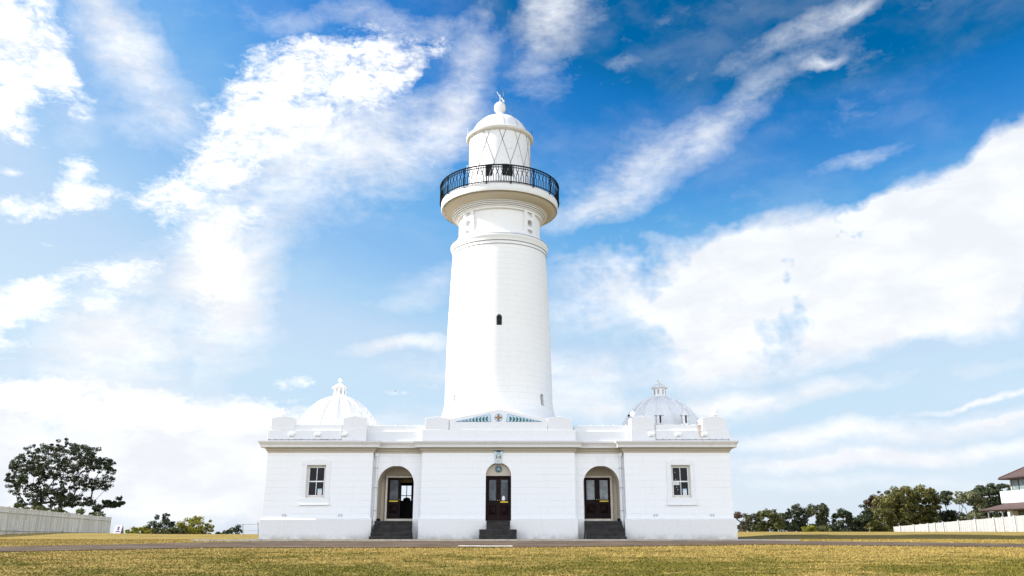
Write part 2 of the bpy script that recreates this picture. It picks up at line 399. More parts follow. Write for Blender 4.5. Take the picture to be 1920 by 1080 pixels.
def grass_color(t, pos):
    big = t.noise(pos, .16, 5, .6); mid = t.noise(t.scalevec(pos, (1., 1.6, 1.)), .9, 6, .65); fine = t.noise(pos, 9., 4, .7)
    py = t.sep(pos)[1]
    dry = t.mapr(t.math('ADD', t.math('ADD', t.math('MULTIPLY', big, .8), t.math('MULTIPLY', mid, .80)), t.mapr(py, 22., 31., -.06, .13, False)), .66, .92)
    c = t.mix(dry, (.112, .100, .014), (.285, .206, .060))
    c = t.mix(t.mapr(mid, .60, .74, 0, .55), c, (.37, .26, .085))
    c = t.mix(t.mapr(mid, .42, .30, 0, .5), c, (.068, .072, .009))
    br = t.mapr(t.noise(t.scalevec(pos, (1., 1.8, 1.)), 1.7, 5, .7), .66, .76, 0, .6)
    c = t.mix(br, c, (.115, .062, .026))
    return c, fine
def lawn_mat():
    m, t, b = new_mat('dry lawn'); pos = t.n('ShaderNodeNewGeometry').outputs['Position']
    c, fine = grass_color(t, pos)
    c = t.vmath('SCALE', c, t.mapr(fine, .25, .75, .75, 1.15))
    t.L(c, b.inputs['Base Color']); b.inputs['Roughness'].default_value = .95; b.inputs['Specular IOR Level'].default_value = .1
    bp = t.n('ShaderNodeBump'); bp.inputs['Strength'].default_value = .8; bp.inputs['Distance'].default_value = .05
    t.L(t.noise(pos, 14., 5, .7), bp.inputs['Height']); t.L(bp.outputs[0], b.inputs['Normal'])
    return m
def blade_mat():
    m, t, b = new_mat('grass blades'); gm = t.n('ShaderNodeNewGeometry'); pos = gm.outputs['Position']
    c, fine = grass_color(t, pos)
    c = t.vmath('SCALE', c, t.mapr(gm.outputs['Random Per Island'], 0, 1, .82, 1.28, False))
    t.L(c, b.inputs['Base Color']); b.inputs['Roughness'].default_value = .8; b.inputs['Specular IOR Level'].default_value = .15
    return m
M_LAWN = lawn_mat(); M_BLADE = blade_mat()
tag(g.build('ground', M_LAWN), None, kind='structure')
M_SEA = plain('sea water', (.03, .08, .12), .15, 0, .2)
s_ = MB(); s_.add([(15000*math.cos(a), 15000*math.sin(a), -75.5) for a in [2*math.pi*i/64 for i in range(64)]], [tuple(range(64))])
tag(s_.build('sea', M_SEA), None, kind='structure')

# road, forecourt, kerb and slab: sheets that follow the ground
def road_mat():
    m, t, b = new_mat('worn asphalt'); pos = t.n('ShaderNodeNewGeometry').outputs['Position']
    c = t.mix(t.mapr(t.noise(pos, .7, 5, .6), .35, .7), (.085, .063, .047), (.130, .098, .074))
    c = t.vmath('SCALE', c, t.mapr(t.noise(pos, 25., 4, .7), .3, .7, .8, 1.2))
    c = t.mix(t.mapr(t.noise(pos, 2.2, 4, .6), .60, .70, 0, .5), c, (.05, .045, .04))
    c = t.mix(t.mapr(t.noise(t.scalevec(pos, (.25, 1.2, 1.)), 1.4, 5, .6), .58, .72, 0, .5), c, (.16, .135, .11))
    t.L(c, b.inputs['Base Color']); b.inputs['Roughness'].default_value = .95; b.inputs['Specular IOR Level'].default_value = .05
    return m
M_ROAD = road_mat()
RE = [(-60, 16, 19), (-45, 20.5, 23.5), (-30, 25, 28.2), (-18.5, 28.1, 32), (-14, 30.0, 34.6), (-10, 31.7, 37.0), (0, 31.9, 37.4), (6, 33.0, 37.6), (11, 34.1, 37.7), (15, 33.3, 36.8), (19.5, 32, 35.3), (30, 28.5, 31.5), (60, 18, 21)]
def road_edges(x):
    for (a, n0, f0), (b, n1, f1) in zip(RE, RE[1:]):
        if a <= x <= b:
            t = (x-a)/(b-a); return n0+(n1-n0)*t, f0+(f1-f0)*t
    return 1e9, 1e9
rd = MB(); xr = list(np.arange(-60, 60.1, .5)); K = 8; vv = []
for x in xr:
    a, b = road_edges(x); a += .10*noise.noise(Vector((x*.9, 3, 0))); b += .08*noise.noise(Vector((x*.9, 9, 0)))
    for k in range(K+1):
        y = a + (b-a)*k/K; vv.append((x, y, ground_z(x, y) + .022))
rd.add(vv, [(i*(K+1)+k, (i+1)*(K+1)+k, (i+1)*(K+1)+k+1, i*(K+1)+k+1) for i in range(len(xr)-1) for k in range(K)], None, True)
tag(rd.build('road', M_ROAD), None, kind='structure')
def sheet(name, x0, x1, y0, y1, dz, mat, nx_=40, ny_=6):
    s = MB(); s.add([(x0+(x1-x0)*i/nx_, y0+(y1-y0)*j/ny_, ground_z(x0+(x1-x0)*i/nx_, y0+(y1-y0)*j/ny_)+dz) for j in range(ny_+1) for i in range(nx_+1)],
        [(j*(nx_+1)+i, j*(nx_+1)+i+1, (j+1)*(nx_+1)+i+1, (j+1)*(nx_+1)+i) for j in range(ny_) for i in range(nx_)], None, True)
    return tag(s.build(name, mat), None, kind='structure')
M_FORE = plain('dark forecourt paving', (.10, .095, .088), .9, 0, .5)
sheet('forecourt', -13.2, 13.2, 37.9, 53.5, .030, M_FORE)
kb = MB()
for i in range(26):
    x0 = -13.2 + i*1.015; kb.box(x0, x0+1.0, 37.66, 37.86, -.05, .085 + .006*random.random())
tag(kb.build('kerb', M_CONC), None, kind='structure')
sheet('concrete_slab', -1.30, .72, 32.1, 32.9, .036, plain('pale worn concrete', (.42, .38, .33), .9, 0, .4), 8, 4)

# grass tufts
def tufts(n, y0, y1, name):
    y = y0 + (y1-y0) * rng.random(n) ** .8; hw = y * .66 + 1.5
    x = CAMX + (rng.random(n)*2-1) * hw
    V = []
    keep = np.ones(n, bool)
    zz_ = np.zeros(n)
    for i in range(n):
        a, b = road_edges(x[i]) if -60 < x[i] < 60 else (1e9, 1e9)
        if a-.02 < y[i] < b+.02 or (y[i] > 37.6 and abs(x[i]) < 13.3): keep[i] = False; continue
        zz_[i] = ground_z(x[i], y[i])
    x, y, z = x[keep], y[keep], zz_[keep]; n = len(x)
    h = .014 + .030 * rng.random(n)**2; w = .015 + .025*rng.random(n); a = rng.random(n)*np.pi
    lx, ly = (rng.random(n)-.5)*.06, (rng.random(n)-.5)*.06
    P0 = np.stack([x-w*np.cos(a), y-w*np.sin(a), z-.01], 1); P1 = np.stack([x+w*np.cos(a), y+w*np.sin(a), z-.01], 1)
    P2 = np.stack([x+lx, y+ly, z+h], 1)
    V = np.stack([P0, P1, P2], 1).reshape(-1, 3).astype(np.float32)
    me = bpy.data.meshes.new(name); me.vertices.add(3*n); me.vertices.foreach_set('co', V.ravel())
    me.loops.add(3*n); me.loops.foreach_set('vertex_index', np.arange(3*n, dtype=np.int32))
    me.polygons.add(n); me.polygons.foreach_set('loop_start', np.arange(0, 3*n, 3, dtype=np.int32))
    me.update(); me.validate(); me.materials.append(M_BLADE)
    o = bpy.data.objects.new(name, me); COL.objects.link(o); return o
tag(tufts(230000, 15.5, 46, 'grass'), 'short dry yellow green grass blades growing over the lawn', 'grass', kind='stuff')

# ================================================================= LIGHTHOUSE
LH = empty('lighthouse')
tag(LH, 'white lighthouse with tall round tower, black balcony railing and two ribbed domes on its base', 'lighthouse')
TC = (-.08, 48.5)
def cyl(a, r, z): return (TC[0] + r*math.sin(a), TC[1] - r*math.cos(a), z)
# ---- base building
YF, YL, YB = 44.0, 44.42, 52.6
def wallpart(name, x0, x1, y0, z0=0.0, z1=4.62, mat=M_WALL):
    return MB().box(x0, x1, y0, YB, z0, z1).build(name, mat, LH)
AX, AR, AZS, NZ = 5.34, .935, 2.80, .955
NB = YL + 1.35     # back of the porch niches
cen = wallpart('wall', -3.97, 3.95, YF)
lnk = {-1: wallpart('wall', -6.52, -3.975, YL), 1: wallpart('wall', 3.955, 6.52, YL)}
pav = {-1: wallpart('wall', -12.0, -6.525, YF), 1: wallpart('wall', 6.525, 12.0, YF)}
# centre door recess
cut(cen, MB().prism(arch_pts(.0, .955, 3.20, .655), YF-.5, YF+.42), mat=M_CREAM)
for s in (-1, 1):
    cs = [MB().prism(arch_pts(s*AX, NZ, AZS, AR), YL-.5, NB)]
    if s < 0:
        cs.append(MB().box(-6.1, -4.35, NB-.2, YB-.5, NZ+.02, 3.32))
        cs.append(MB().box(-6.45, -5.25, YB-1., YB+.5, 1.75, 3.2))
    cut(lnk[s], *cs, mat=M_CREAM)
    cut(pav[s], MB().box(s*9.42-.49, s*9.42+.49, YF-.5, YF+.35, 2.10, 3.73))
# plinths (2-3 mm and more proud of the walls)
def plinth(x0, x1, y0, gaps=()):
    m = MB(); e = [x0] + [q for gp in gaps for q in gp] + [x1]
    for a, b in zip(e[0::2], e[1::2]):
        m.add([(a,y0,-.12),(b,y0,-.12),(b,YB+.08,-.12),(a,YB+.08,-.12),(a,y0,1.0),(b,y0,1.0),(b,YB+.08,1.0),(a,YB+.08,1.0),(a,y0+.04,1.075),(b,y0+.04,1.075),(b,YB,1.075),(a,YB,1.075)],
              [(0,3,2,1),(0,1,5,4),(1,2,6,5),(2,3,7,6),(3,0,4,7),(4,5,9,8),(5,6,10,9),(6,7,11,10),(7,4,8,11),(8,9,10,11)])
    return m
# gaps are cut as short front pieces so that doorways stay open
def plinth_obj(x0, x1, y0, cutter=None):
    o = plinth(x0, x1, y0).build('plinth', M_PLIN, LH)
    if cutter: cut(o, *cutter)
    return o
plinth_obj(-12.1, -6.44, YF-.085); plinth_obj(6.44, 12.1, YF-.085)
plinth_obj(-4.06, 4.04, YF-.085, [MB().box(-.655, .655, YF-.5, YF+.42, .92, 1.5), MB().box(-.60, .60, YF-.5, YF+.10, -.5, 1.5)])
for s in (-1, 1):
    a, b = sorted((s*4.045 if s > 0 else s*4.065, s*6.435))
    plinth_obj(a, b, YL-.085, [MB().box(s*AX-AR, s*AX+AR, YL-.5, YB+1, .8, 1.6), MB().box(s*AX-AR+.001, s*AX+AR-.001, YL-.5, YL+.2, -.5, 1.6)])
# cornice: profile swept round a plan line
def band(plan, prof, closed_back=True):   # plan: list of (x, y) front path left to right, prof: list of (offset, z); mitred offsets
    m = MB(); n = len(plan); offs = []
    def nrm(a, b):
        d = Vector((b[0]-a[0], b[1]-a[1])).normalized(); return Vector((d.y, -d.x))
    for i in range(n):
        n0 = nrm(plan[i-1], plan[i]) if i > 0 else nrm(plan[0], plan[1])
        n1 = nrm(plan[i], plan[i+1]) if i < n-1 else n0
        q = n0 + n1; q = q / max(.2, q.length_squared) * 2
        offs.append(q)
    k = len(prof); v = []
    for i in range(n):
        for (o, z) in prof: v.append((plan[i][0]+offs[i].x*o, plan[i][1]+offs[i].y*o, z))
    f = [(i*k+j, (i+1)*k+j, (i+1)*k+j+1, i*k+j+1) for i in range(n-1) for j in range(k-1)]
    f += [tuple(range(k-1, -1, -1)), tuple((n-1)*k+j for j in range(k))]
    return m.add(v, f)
E_ = .0
PLAN = [(-12.0, YB), (-12.0, YF), (-6.5, YF), (-6.5, YL), (-3.98, YL), (-3.98, YF), (3.96, YF), (3.96, YL), (6.5, YL), (6.5, YF), (12.0, YF), (12.0, YB)]
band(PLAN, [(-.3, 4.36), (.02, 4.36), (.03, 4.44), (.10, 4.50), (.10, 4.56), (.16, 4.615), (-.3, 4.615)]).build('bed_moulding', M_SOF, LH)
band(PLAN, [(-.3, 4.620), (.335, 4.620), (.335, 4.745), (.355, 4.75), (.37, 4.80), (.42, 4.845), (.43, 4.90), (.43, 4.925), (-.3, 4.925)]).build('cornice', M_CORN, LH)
band(PLAN, [(-.3, 4.927), (.42, 4.927), (.42, 4.932), (-.25, 4.99), (-.3, 4.99)]).build('cornice_bounce_cap', plain('grey bounce cap', (.16, .16, .17), .8, 0, .2), LH)  # grey cap added to cut sun bounce off the ledge onto the parapet
MB().box(-11.9, 11.9, YL+.2, YB-.1, 4.63, 5.02).build('roof', M_PLAS, LH)
# parapet
YP = 44.28
for s in (-1, 1):
    for (a, b, y, z0, z1, t) in ((6.98, 12.17, YP, 4.97, 5.56, 0), (7.0, 12.05, YP+.10, 5.56, 5.86, 0), (3.99, 7.0, YP+.40, 4.97, 5.55, 0), (4.0, 7.0, YP+.48, 5.55, 5.86, 0)):
        x0, x1 = (a, b) if s > 0 else (-b, -a)
        MB().box(x0, x1, y, y+.35, z0, z1).build('parapet', M_PARA, LH, .012)
    xo = 12.05; x0, x1 = (xo-.35, xo) if s > 0 else (-xo, -xo+.35)
    MB().box(x0, x1, YP+.46, YB-.4, 4.97, 5.86).build('parapet', M_PARA, LH, .012)
cp = MB(); cp.box(-4.05, 4.05, YP-.02, YP+.42, 4.97, 5.585)
cp.build('parapet', M_PLAS, LH, .012)
def pier(xc, w, zt, zp, y0, y1, mat=M_PARA):
    m = MB(); m.prism([(xc-w/2, 5.58), (xc+w/2, 5.58), (xc+w/2, zt), (xc, zp), (xc-w/2, zt)], y0, y1)
    return m.build('pier', mat, LH, .012)
for s in (-1, 1):
    pier(s*11.40, 1.27, 6.22, 6.32, YP+.04, YP+1.25); pier(s*7.62, 1.25, 6.22, 6.32, YP+.04, YP+1.25)
    pier(s*3.25+(-.02), 1.26, 6.19, 6.29, YP+.0, YP+1.1)
ped = MB(); ped.prism([(-2.615, 5.59), (2.58, 5.59), (2.58, 6.165), (0, 6.68), (-2.615, 6.165)], YP+.035, YP+.5)
ped.build('pediment', M_PLAS, LH, .012)
# scupper boxes on the pavilion parapets
for s in (-1, 1):
    for q in (-1, 0, 1):
        xc = PX({(-1,-1):547, (-1,0):596, (-1,1):646, (1,-1):1221.5, (1,0):1272, (1,1):1321}[(s, q)], 816, YP)[0]
        m = MB(); m.box(xc-.14, xc+.14, YP-.09, YP+.01, 5.26, 5.40); o = m.build('spout', M_PLAS, LH, .01)
        MB().box(xc-.12, xc+.12, YP-.08, YP+.0, 5.235, 5.258).build('spout_lip', M_CORN, o)
# cable clips and conduits on the parapets
for s in (-1, 1):
    xa, xb = (7.1, 12.1) if s > 0 else (-12.1, -7.1)
    if s > 0: xa = 8.3
    else: xb = -8.3
    xe = s*8.27; far = xb if s > 0 else xa
    cc = MB(); cc.tube([(far, YP-.015, 5.075), (xe, YP-.015, 5.075), (xe, YP-.015, 5.56), (xe, YP+.06, 5.58), (xe, YP+.085, 5.84)], .013, 5); cco = cc.build('cable', M_GREY, LH)
    for i in range(12): x = xa+(xb-xa)*i/11; MB().box(x-.02, x+.02, YP-.03, YP-.002, 5.05, 5.11).build('clip', M_GREY, cco)
    for i in range(5): x = s*(4.3+i*.62); MB().box(x-.02, x+.02, YP+.50, YP+.56, 5.858, 5.93).build('bracket', M_PLAS, LH)
    for i in range(4): x = s*(8.5+i*.6); MB().box(x-.015, x+.015, YP+.12, YP+.18, 5.858, 5.90).build('bracket', M_PLAS, LH)
# window surrounds, windows
def window(s):
    xc = s*9.42
    m = MB()   # raised surround with a shallow pediment and splayed sill block
    y0, y1 = YF-.035, YF+.05
    for pts in ([(xc-.73, 3.735), (xc+.73, 3.735), (xc+.73, 3.93), (xc, 4.06), (xc-.73, 3.93)],
                [(xc-.73, 2.095), (xc-.495, 2.095), (xc-.495, 3.733), (xc-.73, 3.733)], [(xc+.495, 2.095), (xc+.73, 2.095), (xc+.73, 3.733), (xc+.495, 3.733)],
                [(xc-.76, 1.76), (xc+.76, 1.76), (xc+.76, 2.093), (xc-.76, 2.093)]): m.prism(pts, y0 - (.02 if pts[0][1] < 2 else 0), y1)
    m.box(xc-.78, xc+.78, YF-.10, YF+.05, 1.72, 1.758)
    m.build('window_surround', M_PLAS, LH, .006)
    w = MB(); yy = YF+.17
    w.box(xc-.489, xc-.42, yy, yy+.1, 2.10, 3.729); w.box(xc+.42, xc+.489, yy, yy+.1, 2.10, 3.729); w.box(xc-.42, xc+.42, yy, yy+.1, 3.66, 3.729); w.box(xc-.42, xc+.42, yy-.04, yy+.1, 2.10, 2.17)
    wo = w.build('window', M_FRAME, LH)
    for (z0, z1, dy) in ((2.90, 3.655, .035), (2.175, 2.93, .0)):
        f = MB(); f.box(xc-.418, xc-.375, yy+dy+.003, yy+dy+.035, z0, z1); f.box(xc+.375, xc+.418, yy+dy+.003, yy+dy+.035, z0, z1)
        f.box(xc-.375, xc+.375, yy+dy+.003, yy+dy+.035, z1-.045, z1); f.box(xc-.375, xc+.375, yy+dy+.003, yy+dy+.035, z0, z0+.05)
        f.box(xc-.016, xc+.016, yy+dy+.006, yy+dy+.033, z0+.05, z1-.045)
        f.build('sash', M_WFRAME, wo)
        MB().box(xc-.38, xc+.38, yy+dy+.037, yy+dy+.042, z0+.02, z1-.02).build('pane', M_GLASS, wo)
    # notices behind the lower panes
    def notice(x0, x1, z0, z1, dz=.0):
        y = yy + .036; a = MB().box(x0, x1, y-.004, y, z0, z1); a.build('notice', M_PAPER, wo)
        b = MB().box(x0+.008, x1-.008, y-.007, y-.0045, z1-.05, z1-.01); b.build('notice_heading', M_CYAN, wo)
        c = MB()
        for i in range(5):
            zl = z1-.085-i*(z1-z0-.11)/5; c.box(x0+.02, x1-.03-.02*(i % 2), y-.007, y-.0045, zl-.008, zl+.003)
        c.build('notice_print', M_INK, wo)
    if s < 0: notice(xc+.09, xc+.30, 2.24, 2.55)
    else:
        notice(xc+.10, xc+.30, 2.24, 2.55)
        a = MB().box(xc-.37, xc-.06, yy+.03, yy+.034, 2.74, 2.875); a.build('notice', M_PAPER, wo)
        c = MB(); c.box(xc-.34, xc-.10, yy+.0265, yy+.0295, 2.80, 2.812); c.box(xc-.34, xc-.13, yy+.0265, yy+.0295, 2.77, 2.78); c.build('notice_print', M_INK, wo)
        for (a_, b_) in ((-.2, 2.62), (-.16, 2.50), (-.25, 3.38), (-.23, 3.02)): MB().ell((xc+a_, yy+.033+(.035 if b_ > 2.9 else 0), b_), (.018, .004, .018), 8, 5).build('sticker', M_PAPER, wo)
window(-1); window(1)
# wall vents
for xc in (-10.91, -8.05, 8.02, 10.9):
    v = MB(); v.box(xc-.13, xc+.13, YF-.012, YF+.01, 1.15, 1.30); vo = v.build('vent', M_PLAS, LH)
    vg = MB()
    for k in (-.065, .065):
        for j in range(5): vg.box(xc+k-.045, xc+k+.045, YF-.016, YF-.0125, 1.17+j*.025, 1.182+j*.025)
    vg.build('vent_grille', M_GREY, vo)
# downpipes in the angles of the link bays
for s in (-1, 1):
    xd = s*6.36; y = YL-.07; m = MB()
    m.tube([(xd, YL-.10, 4.33), (xd, y, 4.10), (xd, y, 1.12)], .055, 10)
    m.tube([(xd, YL-.18, 1.12), (xd, YL-.18, .12), (xd - s*.03, YL-.32, .05)], .062, 10)
    m.box(xd-.085, xd+.085, YL-.17, YL-.02, 4.22, 4.36)
    o = m.build('downpipe', M_PLAS, LH)
    for z in (3.6, 2.6, 1.45, .6):
        yy = y if z > 1.1 else YL-.18
        MB().box(xd-.09, xd+.09, yy-.065, yy+.01, z-.012, z+.012).build('bracket', M_SEAM_SHADE, o)
# keystone outlines above the side arches (raised blocks)
for s in (-1, 1):
    m = MB(); xc = s*AX
    m.prism([(xc-.17, AZS+AR-.02), (xc+.17, AZS+AR-.02), (xc+.27, 4.34), (xc-.27, 4.34)], YL-.022, YL+.3)
    m.build('keystone', M_PLAS, LH, .006)
# side and centre stairs
def stairs(name, lst):
    m = MB()
    for (xc, w, y0, z0, z1) in lst: m.box(xc-w/2, xc+w/2, y0, (YL if abs(xc) > 1 else YF) - .002 + .0, z0, z1)
    return m.build(name, M_STEP, LH, .012)
for s in (-1, 1):
    rr = .19; stp = []
    for k in range(5):      # 0 = bottom
        stp.append((s*(AX+.03), 2.03-.045*k, YL-1.40+.27*k, -.1 if k == 0 else rr*k+.001, rr*(k+1)))
    m = MB()
    for (xc, w, y0, z0, z1) in stp: m.box(xc-w/2, xc+w/2, y0, YL-.088, z0, z1)
    m.box(s*AX-AR+.004, s*AX+AR-.004, YL-.088, YL+.12, -.1, .95)
    m.build('steps', M_STEP, LH, .012)
m = MB()
for k, (w, y0, z0, z1) in enumerate(((1.86, YF-1.15, -.1, .27), (1.86, YF-.85, .271, .53), (1.18, YF-.58, .531, .66), (1.18, YF-.36, .661, .81), (1.18, YF-.14, .811, .953))):
    m.box(-w/2, w/2, y0, YF-.087, z0, z1)
m.box(-.595, .595, YF-.087, YF+.095, -.1, .953)
m.build('steps', M_STEP, LH, .012)
# doors
def leaf(x0, x1, y, z0, z1, gmat, plate, dirn, knob=True, parent=LH, name='door', gz=None):
    """panelled half-glazed leaf, front face at y"""
    w = x1-x0; st_ = w*.17; T = .05; gb = z0+(z1-z0)*.455; gt = z1-(z1-z0)*.055; pb = z0+(z1-z0)*.13; pt = z0+(z1-z0)*.345
    m = MB(); m.box(x0, x0+st_, y, y+T, z0, z1); m.box(x1-st_, x1, y, y+T, z0, z1)
    m.box(x0+st_, x1-st_, y, y+T, z0, pb); m.box(x0+st_, x1-st_, y, y+T, pt, gb); m.box(x0+st_, x1-st_, y, y+T, gt, z1)
    for (a, b, c, d) in ((x0+st_, x1-st_, pb, pt), (x0+st_, x1-st_, gb, gt)):   # bolection moulding
        q = .028; m.box(a-q, a+.012, y-.018, y+.004, c-q, d+q); m.box(b-.012, b+q, y-.018, y+.004, c-q, d+q); m.box(a+.013, b-.013, y-.018, y+.004, c-q, c+.012); m.box(a+.013, b-.013, y-.018, y+.004, d-.012, d+q)
    o = m.build(name, M_DOOR, parent, .004)
    a, b, c, d = x0+st_+.02, x1-st_-.02, pb+.02, pt-.02; xm, zm = (a+b)/2, (c+d)/2
    p = MB(); i = .03
    p.add([(a,y+.03,c),(b,y+.03,c),(b,y+.03,d),(a,y+.03,d),(a+i,y+.012,c+i),(b-i,y+.012,c+i),(b-i,y+.012,d-i),(a+i,y+.012,d-i),(xm-.04,y-.035,zm-.05),(xm+.04,y-.035,zm-.05),(xm+.04,y-.035,zm+.05),(xm-.04,y-.035,zm+.05)],
          [(0,1,5,4),(1,2,6,5),(2,3,7,6),(3,0,4,7),(4,5,9,8),(5,6,10,9),(6,7,11,10),(7,4,8,11),(8,9,10,11)])
    p.box(x0+st_-.01, x1-st_+.01, y+.032, y+.045, pb-.01, pt+.01)
    p.build('panel', M_DOOR, o)
    MB().box(x0+st_-.01, x1-st_+.01, y+.022, y+.03, gb-.01, gt+.01).build('glass', gmat, o)
    if plate:
        MB().box(x0+st_-.005, x1-st_+.0, y-.028, y-.019, gb-.095, gb-.035).build('plate', M_YEL, o)
    if knob:
        k = MB(); xk = x1-.05 if dirn > 0 else x0+.05; k.ell((xk, y-.045, gb+.02), (.026, .02, .026)); k.tube([(xk, y, gb+.02), (xk, y-.04, gb+.02)], .01, 6); k.build('handle', M_BRASS, o)
    return o
# centre doors
yd = YF+.30
fr = MB(); fr.box(-.653, -.60, yd-.06, yd+.115, .957, 3.20); fr.box(.60, .653, yd-.06, yd+.115, .957, 3.20); fr.box(-.60, .60, yd-.06, yd+.115, 3.14, 3.22)
fr.build('door_frame', M_DOOR, LH)
leaf(-.597, -.006, yd, .965, 3.137, M_FROST, False, 1); d2 = leaf(.006, .597, yd, .965, 3.137, M_FROST, True, -1)
MB().ell((.26, yd+.012, 2.06), (.085, .012, .14), 16, 8).build('sticker', M_PAPER, d2)
ty = MB(); ty.prism(arch_pts(0, 3.222, 3.223, .650), YF+.22, YF+.41); tyo = ty.build('tympanum', M_SOF, LH)
tr = MB(); tr.box(-.65, .65, YF+.17, YF+.24, 3.20, 3.26); tr.build('transom', M_SOF, LH)
# royal cypher medallion
def disc(xc, zc, r, y0, y1, n=40):
    return MB().prism([(xc+r*math.cos(2*math.pi*i/n), zc+r*math.sin(2*math.pi*i/n)) for i in range(n)], y0, y1)
def text_mesh(body, size, loc, mat, parent, name, depth=.008, sx=1.0):
    cu = bpy.data.curves.new('t', 'FONT'); cu.body = body; cu.size = size; cu.extrude = depth; cu.align_x = 'CENTER'; cu.align_y = 'CENTER'; cu.offset = size*.02
    o = bpy.data.objects.new('t', cu); COL.objects.link(o); dg = bpy.context.evaluated_depsgraph_get(); dg.update()
    me = bpy.data.meshes.new_from_object(o.evaluated_get(dg)); bpy.data.objects.remove(o)
    me.transform(Matrix.Translation(loc) @ Matrix.Rotation(math.pi/2, 4, 'X') @ Matrix.Diagonal((sx, 1, 1, 1))); me.materials.clear(); me.materials.append(mat); me.name = name
    q = bpy.data.objects.new(name, me); COL.objects.link(q); q.parent = parent; return q
mz = 3.545
med = disc(0, mz, .185, YF+.195, YF+.219).build('medallion', M_TEAL, LH)
rg = MB(); pts = [(.18*math.cos(2*math.pi*i/40), YF+.192, mz+.18*math.sin(2*math.pi*i/40)) for i in range(41)]; rg.tube(pts, .012, 6); rg.build('rim', M_PLATE, med)
text_mesh('VR', .20, (0, YF+.19, mz-.035), M_PLATE, med, 'lettering', .006, .9)
cr = MB(); cr.box(-.06, .06, YF+.184, YF+.194, mz+.065, mz+.08)
for k in (-.05, -.02, .02, .05): cr.tube([(k, YF+.189, mz+.08), (k*1.2, YF+.189, mz+.11), (0, YF+.189, mz+.13)], .006, 5)
cr.ell((0, YF+.189, mz+.137), (.012, .008, .012)); cr.build('crown_emblem', M_PLATE, med)
# sculpted keystone with a bust
ks = MB(); ks.prism([(-.135, 3.80), (.135, 3.80), (.225, 4.43), (-.225, 4.43)], YF-.07, YF+.05)
kso = ks.build('keystone', M_PBLUE, LH, .01)
b2 = MB(); b2.prism([(-.10, 3.805), (.10, 3.805), (.13, 3.98), (.05, 4.06), (-.05, 4.06), (-.13, 3.98)], YF-.135, YF-.069)
b2.ell((0, YF-.13, 4.20), (.075, .07, .105), 16, 12); b2.tube([(0, YF-.10, 4.02), (0, YF-.10, 4.14)], [.05, .045], 10)
b2.ell((0, YF-.20, 4.19), (.014, .02, .028)); b2.ell((-.074, YF-.12, 4.19), (.012, .02, .025)); b2.ell((.074, YF-.12, 4.19), (.012, .02, .025))
b2.ell((0, YF-.19, 4.135), (.026, .012, .008))
b2.build('carved_bust', M_SCUL, kso)
hh = MB(); hh.ell((0, YF-.115, 4.245), (.085, .07, .08), 14, 8)
for s in (-1, 1):
    hh.ell((s*.03, YF-.193, 4.215), (.011, .006, .006)); hh.tube([(s*.075, YF-.11, 4.24), (s*.10, YF-.10, 4.15), (s*.11, YF-.09, 4.06)], [.03, .028, .015], 8)
hh.build('carved_hair', plain('weathered grey stone', (.22, .25, .26), .7), kso)
kt = MB(); kt.box(-.235, .235, YF-.10, YF+.02, 4.432, 4.47)
for i in range(5): kt.ell((-.08+.04*i, YF-.11, 4.40+.03*(1-abs(i-2)/2)), (.022, .02, .03))
kt.build('carved_cap', M_TEAL, kso)
kd = MB(); kd.ell((0, YF-.14, 3.93), (.018, .01, .025)); kd.build('emblem', M_TEAL, kso)
# side doors
def side_door(s):
    y = NB-.10; xc = s*AX + (0 if s > 0 else 0)
    xc = s*5.24; hw = .70; z0, z1 = 1.08, 3.20
    f = MB(); f.box(xc-hw-.11, xc-hw, y-.04, NB-.001, .958, z1+.10); f.box(xc+hw, xc+hw+.11, y-.04, NB-.001, .958, z1+.10); f.box(xc-hw, xc+hw, y-.04, NB-.001, z1, z1+.10)
    f.box(xc-hw, xc+hw, y-.06, NB-.001, .958, z0-.004)
    f.build('door_frame', M_FRAME, LH, .006)
    if s > 0:
        leaf(xc-hw+.003, xc-.004, y, z0, z1-.003, M_LFROST, False, 1); leaf(xc+.004, xc+hw-.003, y, z0, z1-.003, M_LFROST, True, -1)
    else:
        leaf(xc-hw+.003, xc-.004, y, z0, z1-.003, M_FROST, True, 1)
        # the other leaf stands open, swung into the dark hall
        o = leaf(xc+.004, xc+hw-.003, y, z0, z1-.003, M_FROST, False, -1, name='open_door')
        hinge = Vector((xc+hw-.003, y+.05, 0)); Mx = Matrix.Translation(hinge) @ Matrix.Rotation(R(-86), 4, 'Z') @ Matrix.Translation(-hinge)
        o.data.transform(Mx)
        for ch in [c for c in COL.objects if c.parent == o]: ch.data.transform(Mx)
    return
side_door(-1); side_door(1)
# hall behind the open door: dark lining added to make the room read unlit, rear window, reception desk
hl = MB(); x0, x1, y0, y1, z0, z1 = -6.09, -4.36, NB+.0, YB-.51, .98, 3.31
for b in ((x0, x0+.02, y0+.01, y1, z0, z1), (x1-.02, x1, y0+.01, y1, z0, z1), (x0+.021, x1-.021, y0+.01, y1, z0, z0+.02), (x0+.021, x1-.021, y0+.01, y1, z1-.02, z1)): hl.box(*b)
wx0, wx1, wz0, wz1 = -6.02, -5.42, 1.98, 3.12
hl.box(x0+.021, wx0, y1-.02, y1, z0+.021, z1-.021); hl.box(wx1, x1-.021, y1-.02, y1, z0+.021, z1-.021); hl.box(wx0+.001, wx1-.001, y1-.02, y1, z0+.021, wz0); hl.box(wx0+.001, wx1-.001, y1-.02, y1, wz1, z1-.021)
hl.build('hall_shade_lining', M_ROOM, LH)
rw = MB(); y = YB-.4; rw.box(-6.3, -5.3, y, y+.05, 2.52, 2.56)
for q in (-5.72,): rw.box(q-.02, q+.02, y+.001, y+.049, 1.8, 2.518); rw.box(q-.02, q+.02, y+.001, y+.049, 2.562, 3.2)
rw.build('rear_window_bars', M_ROOM, LH)
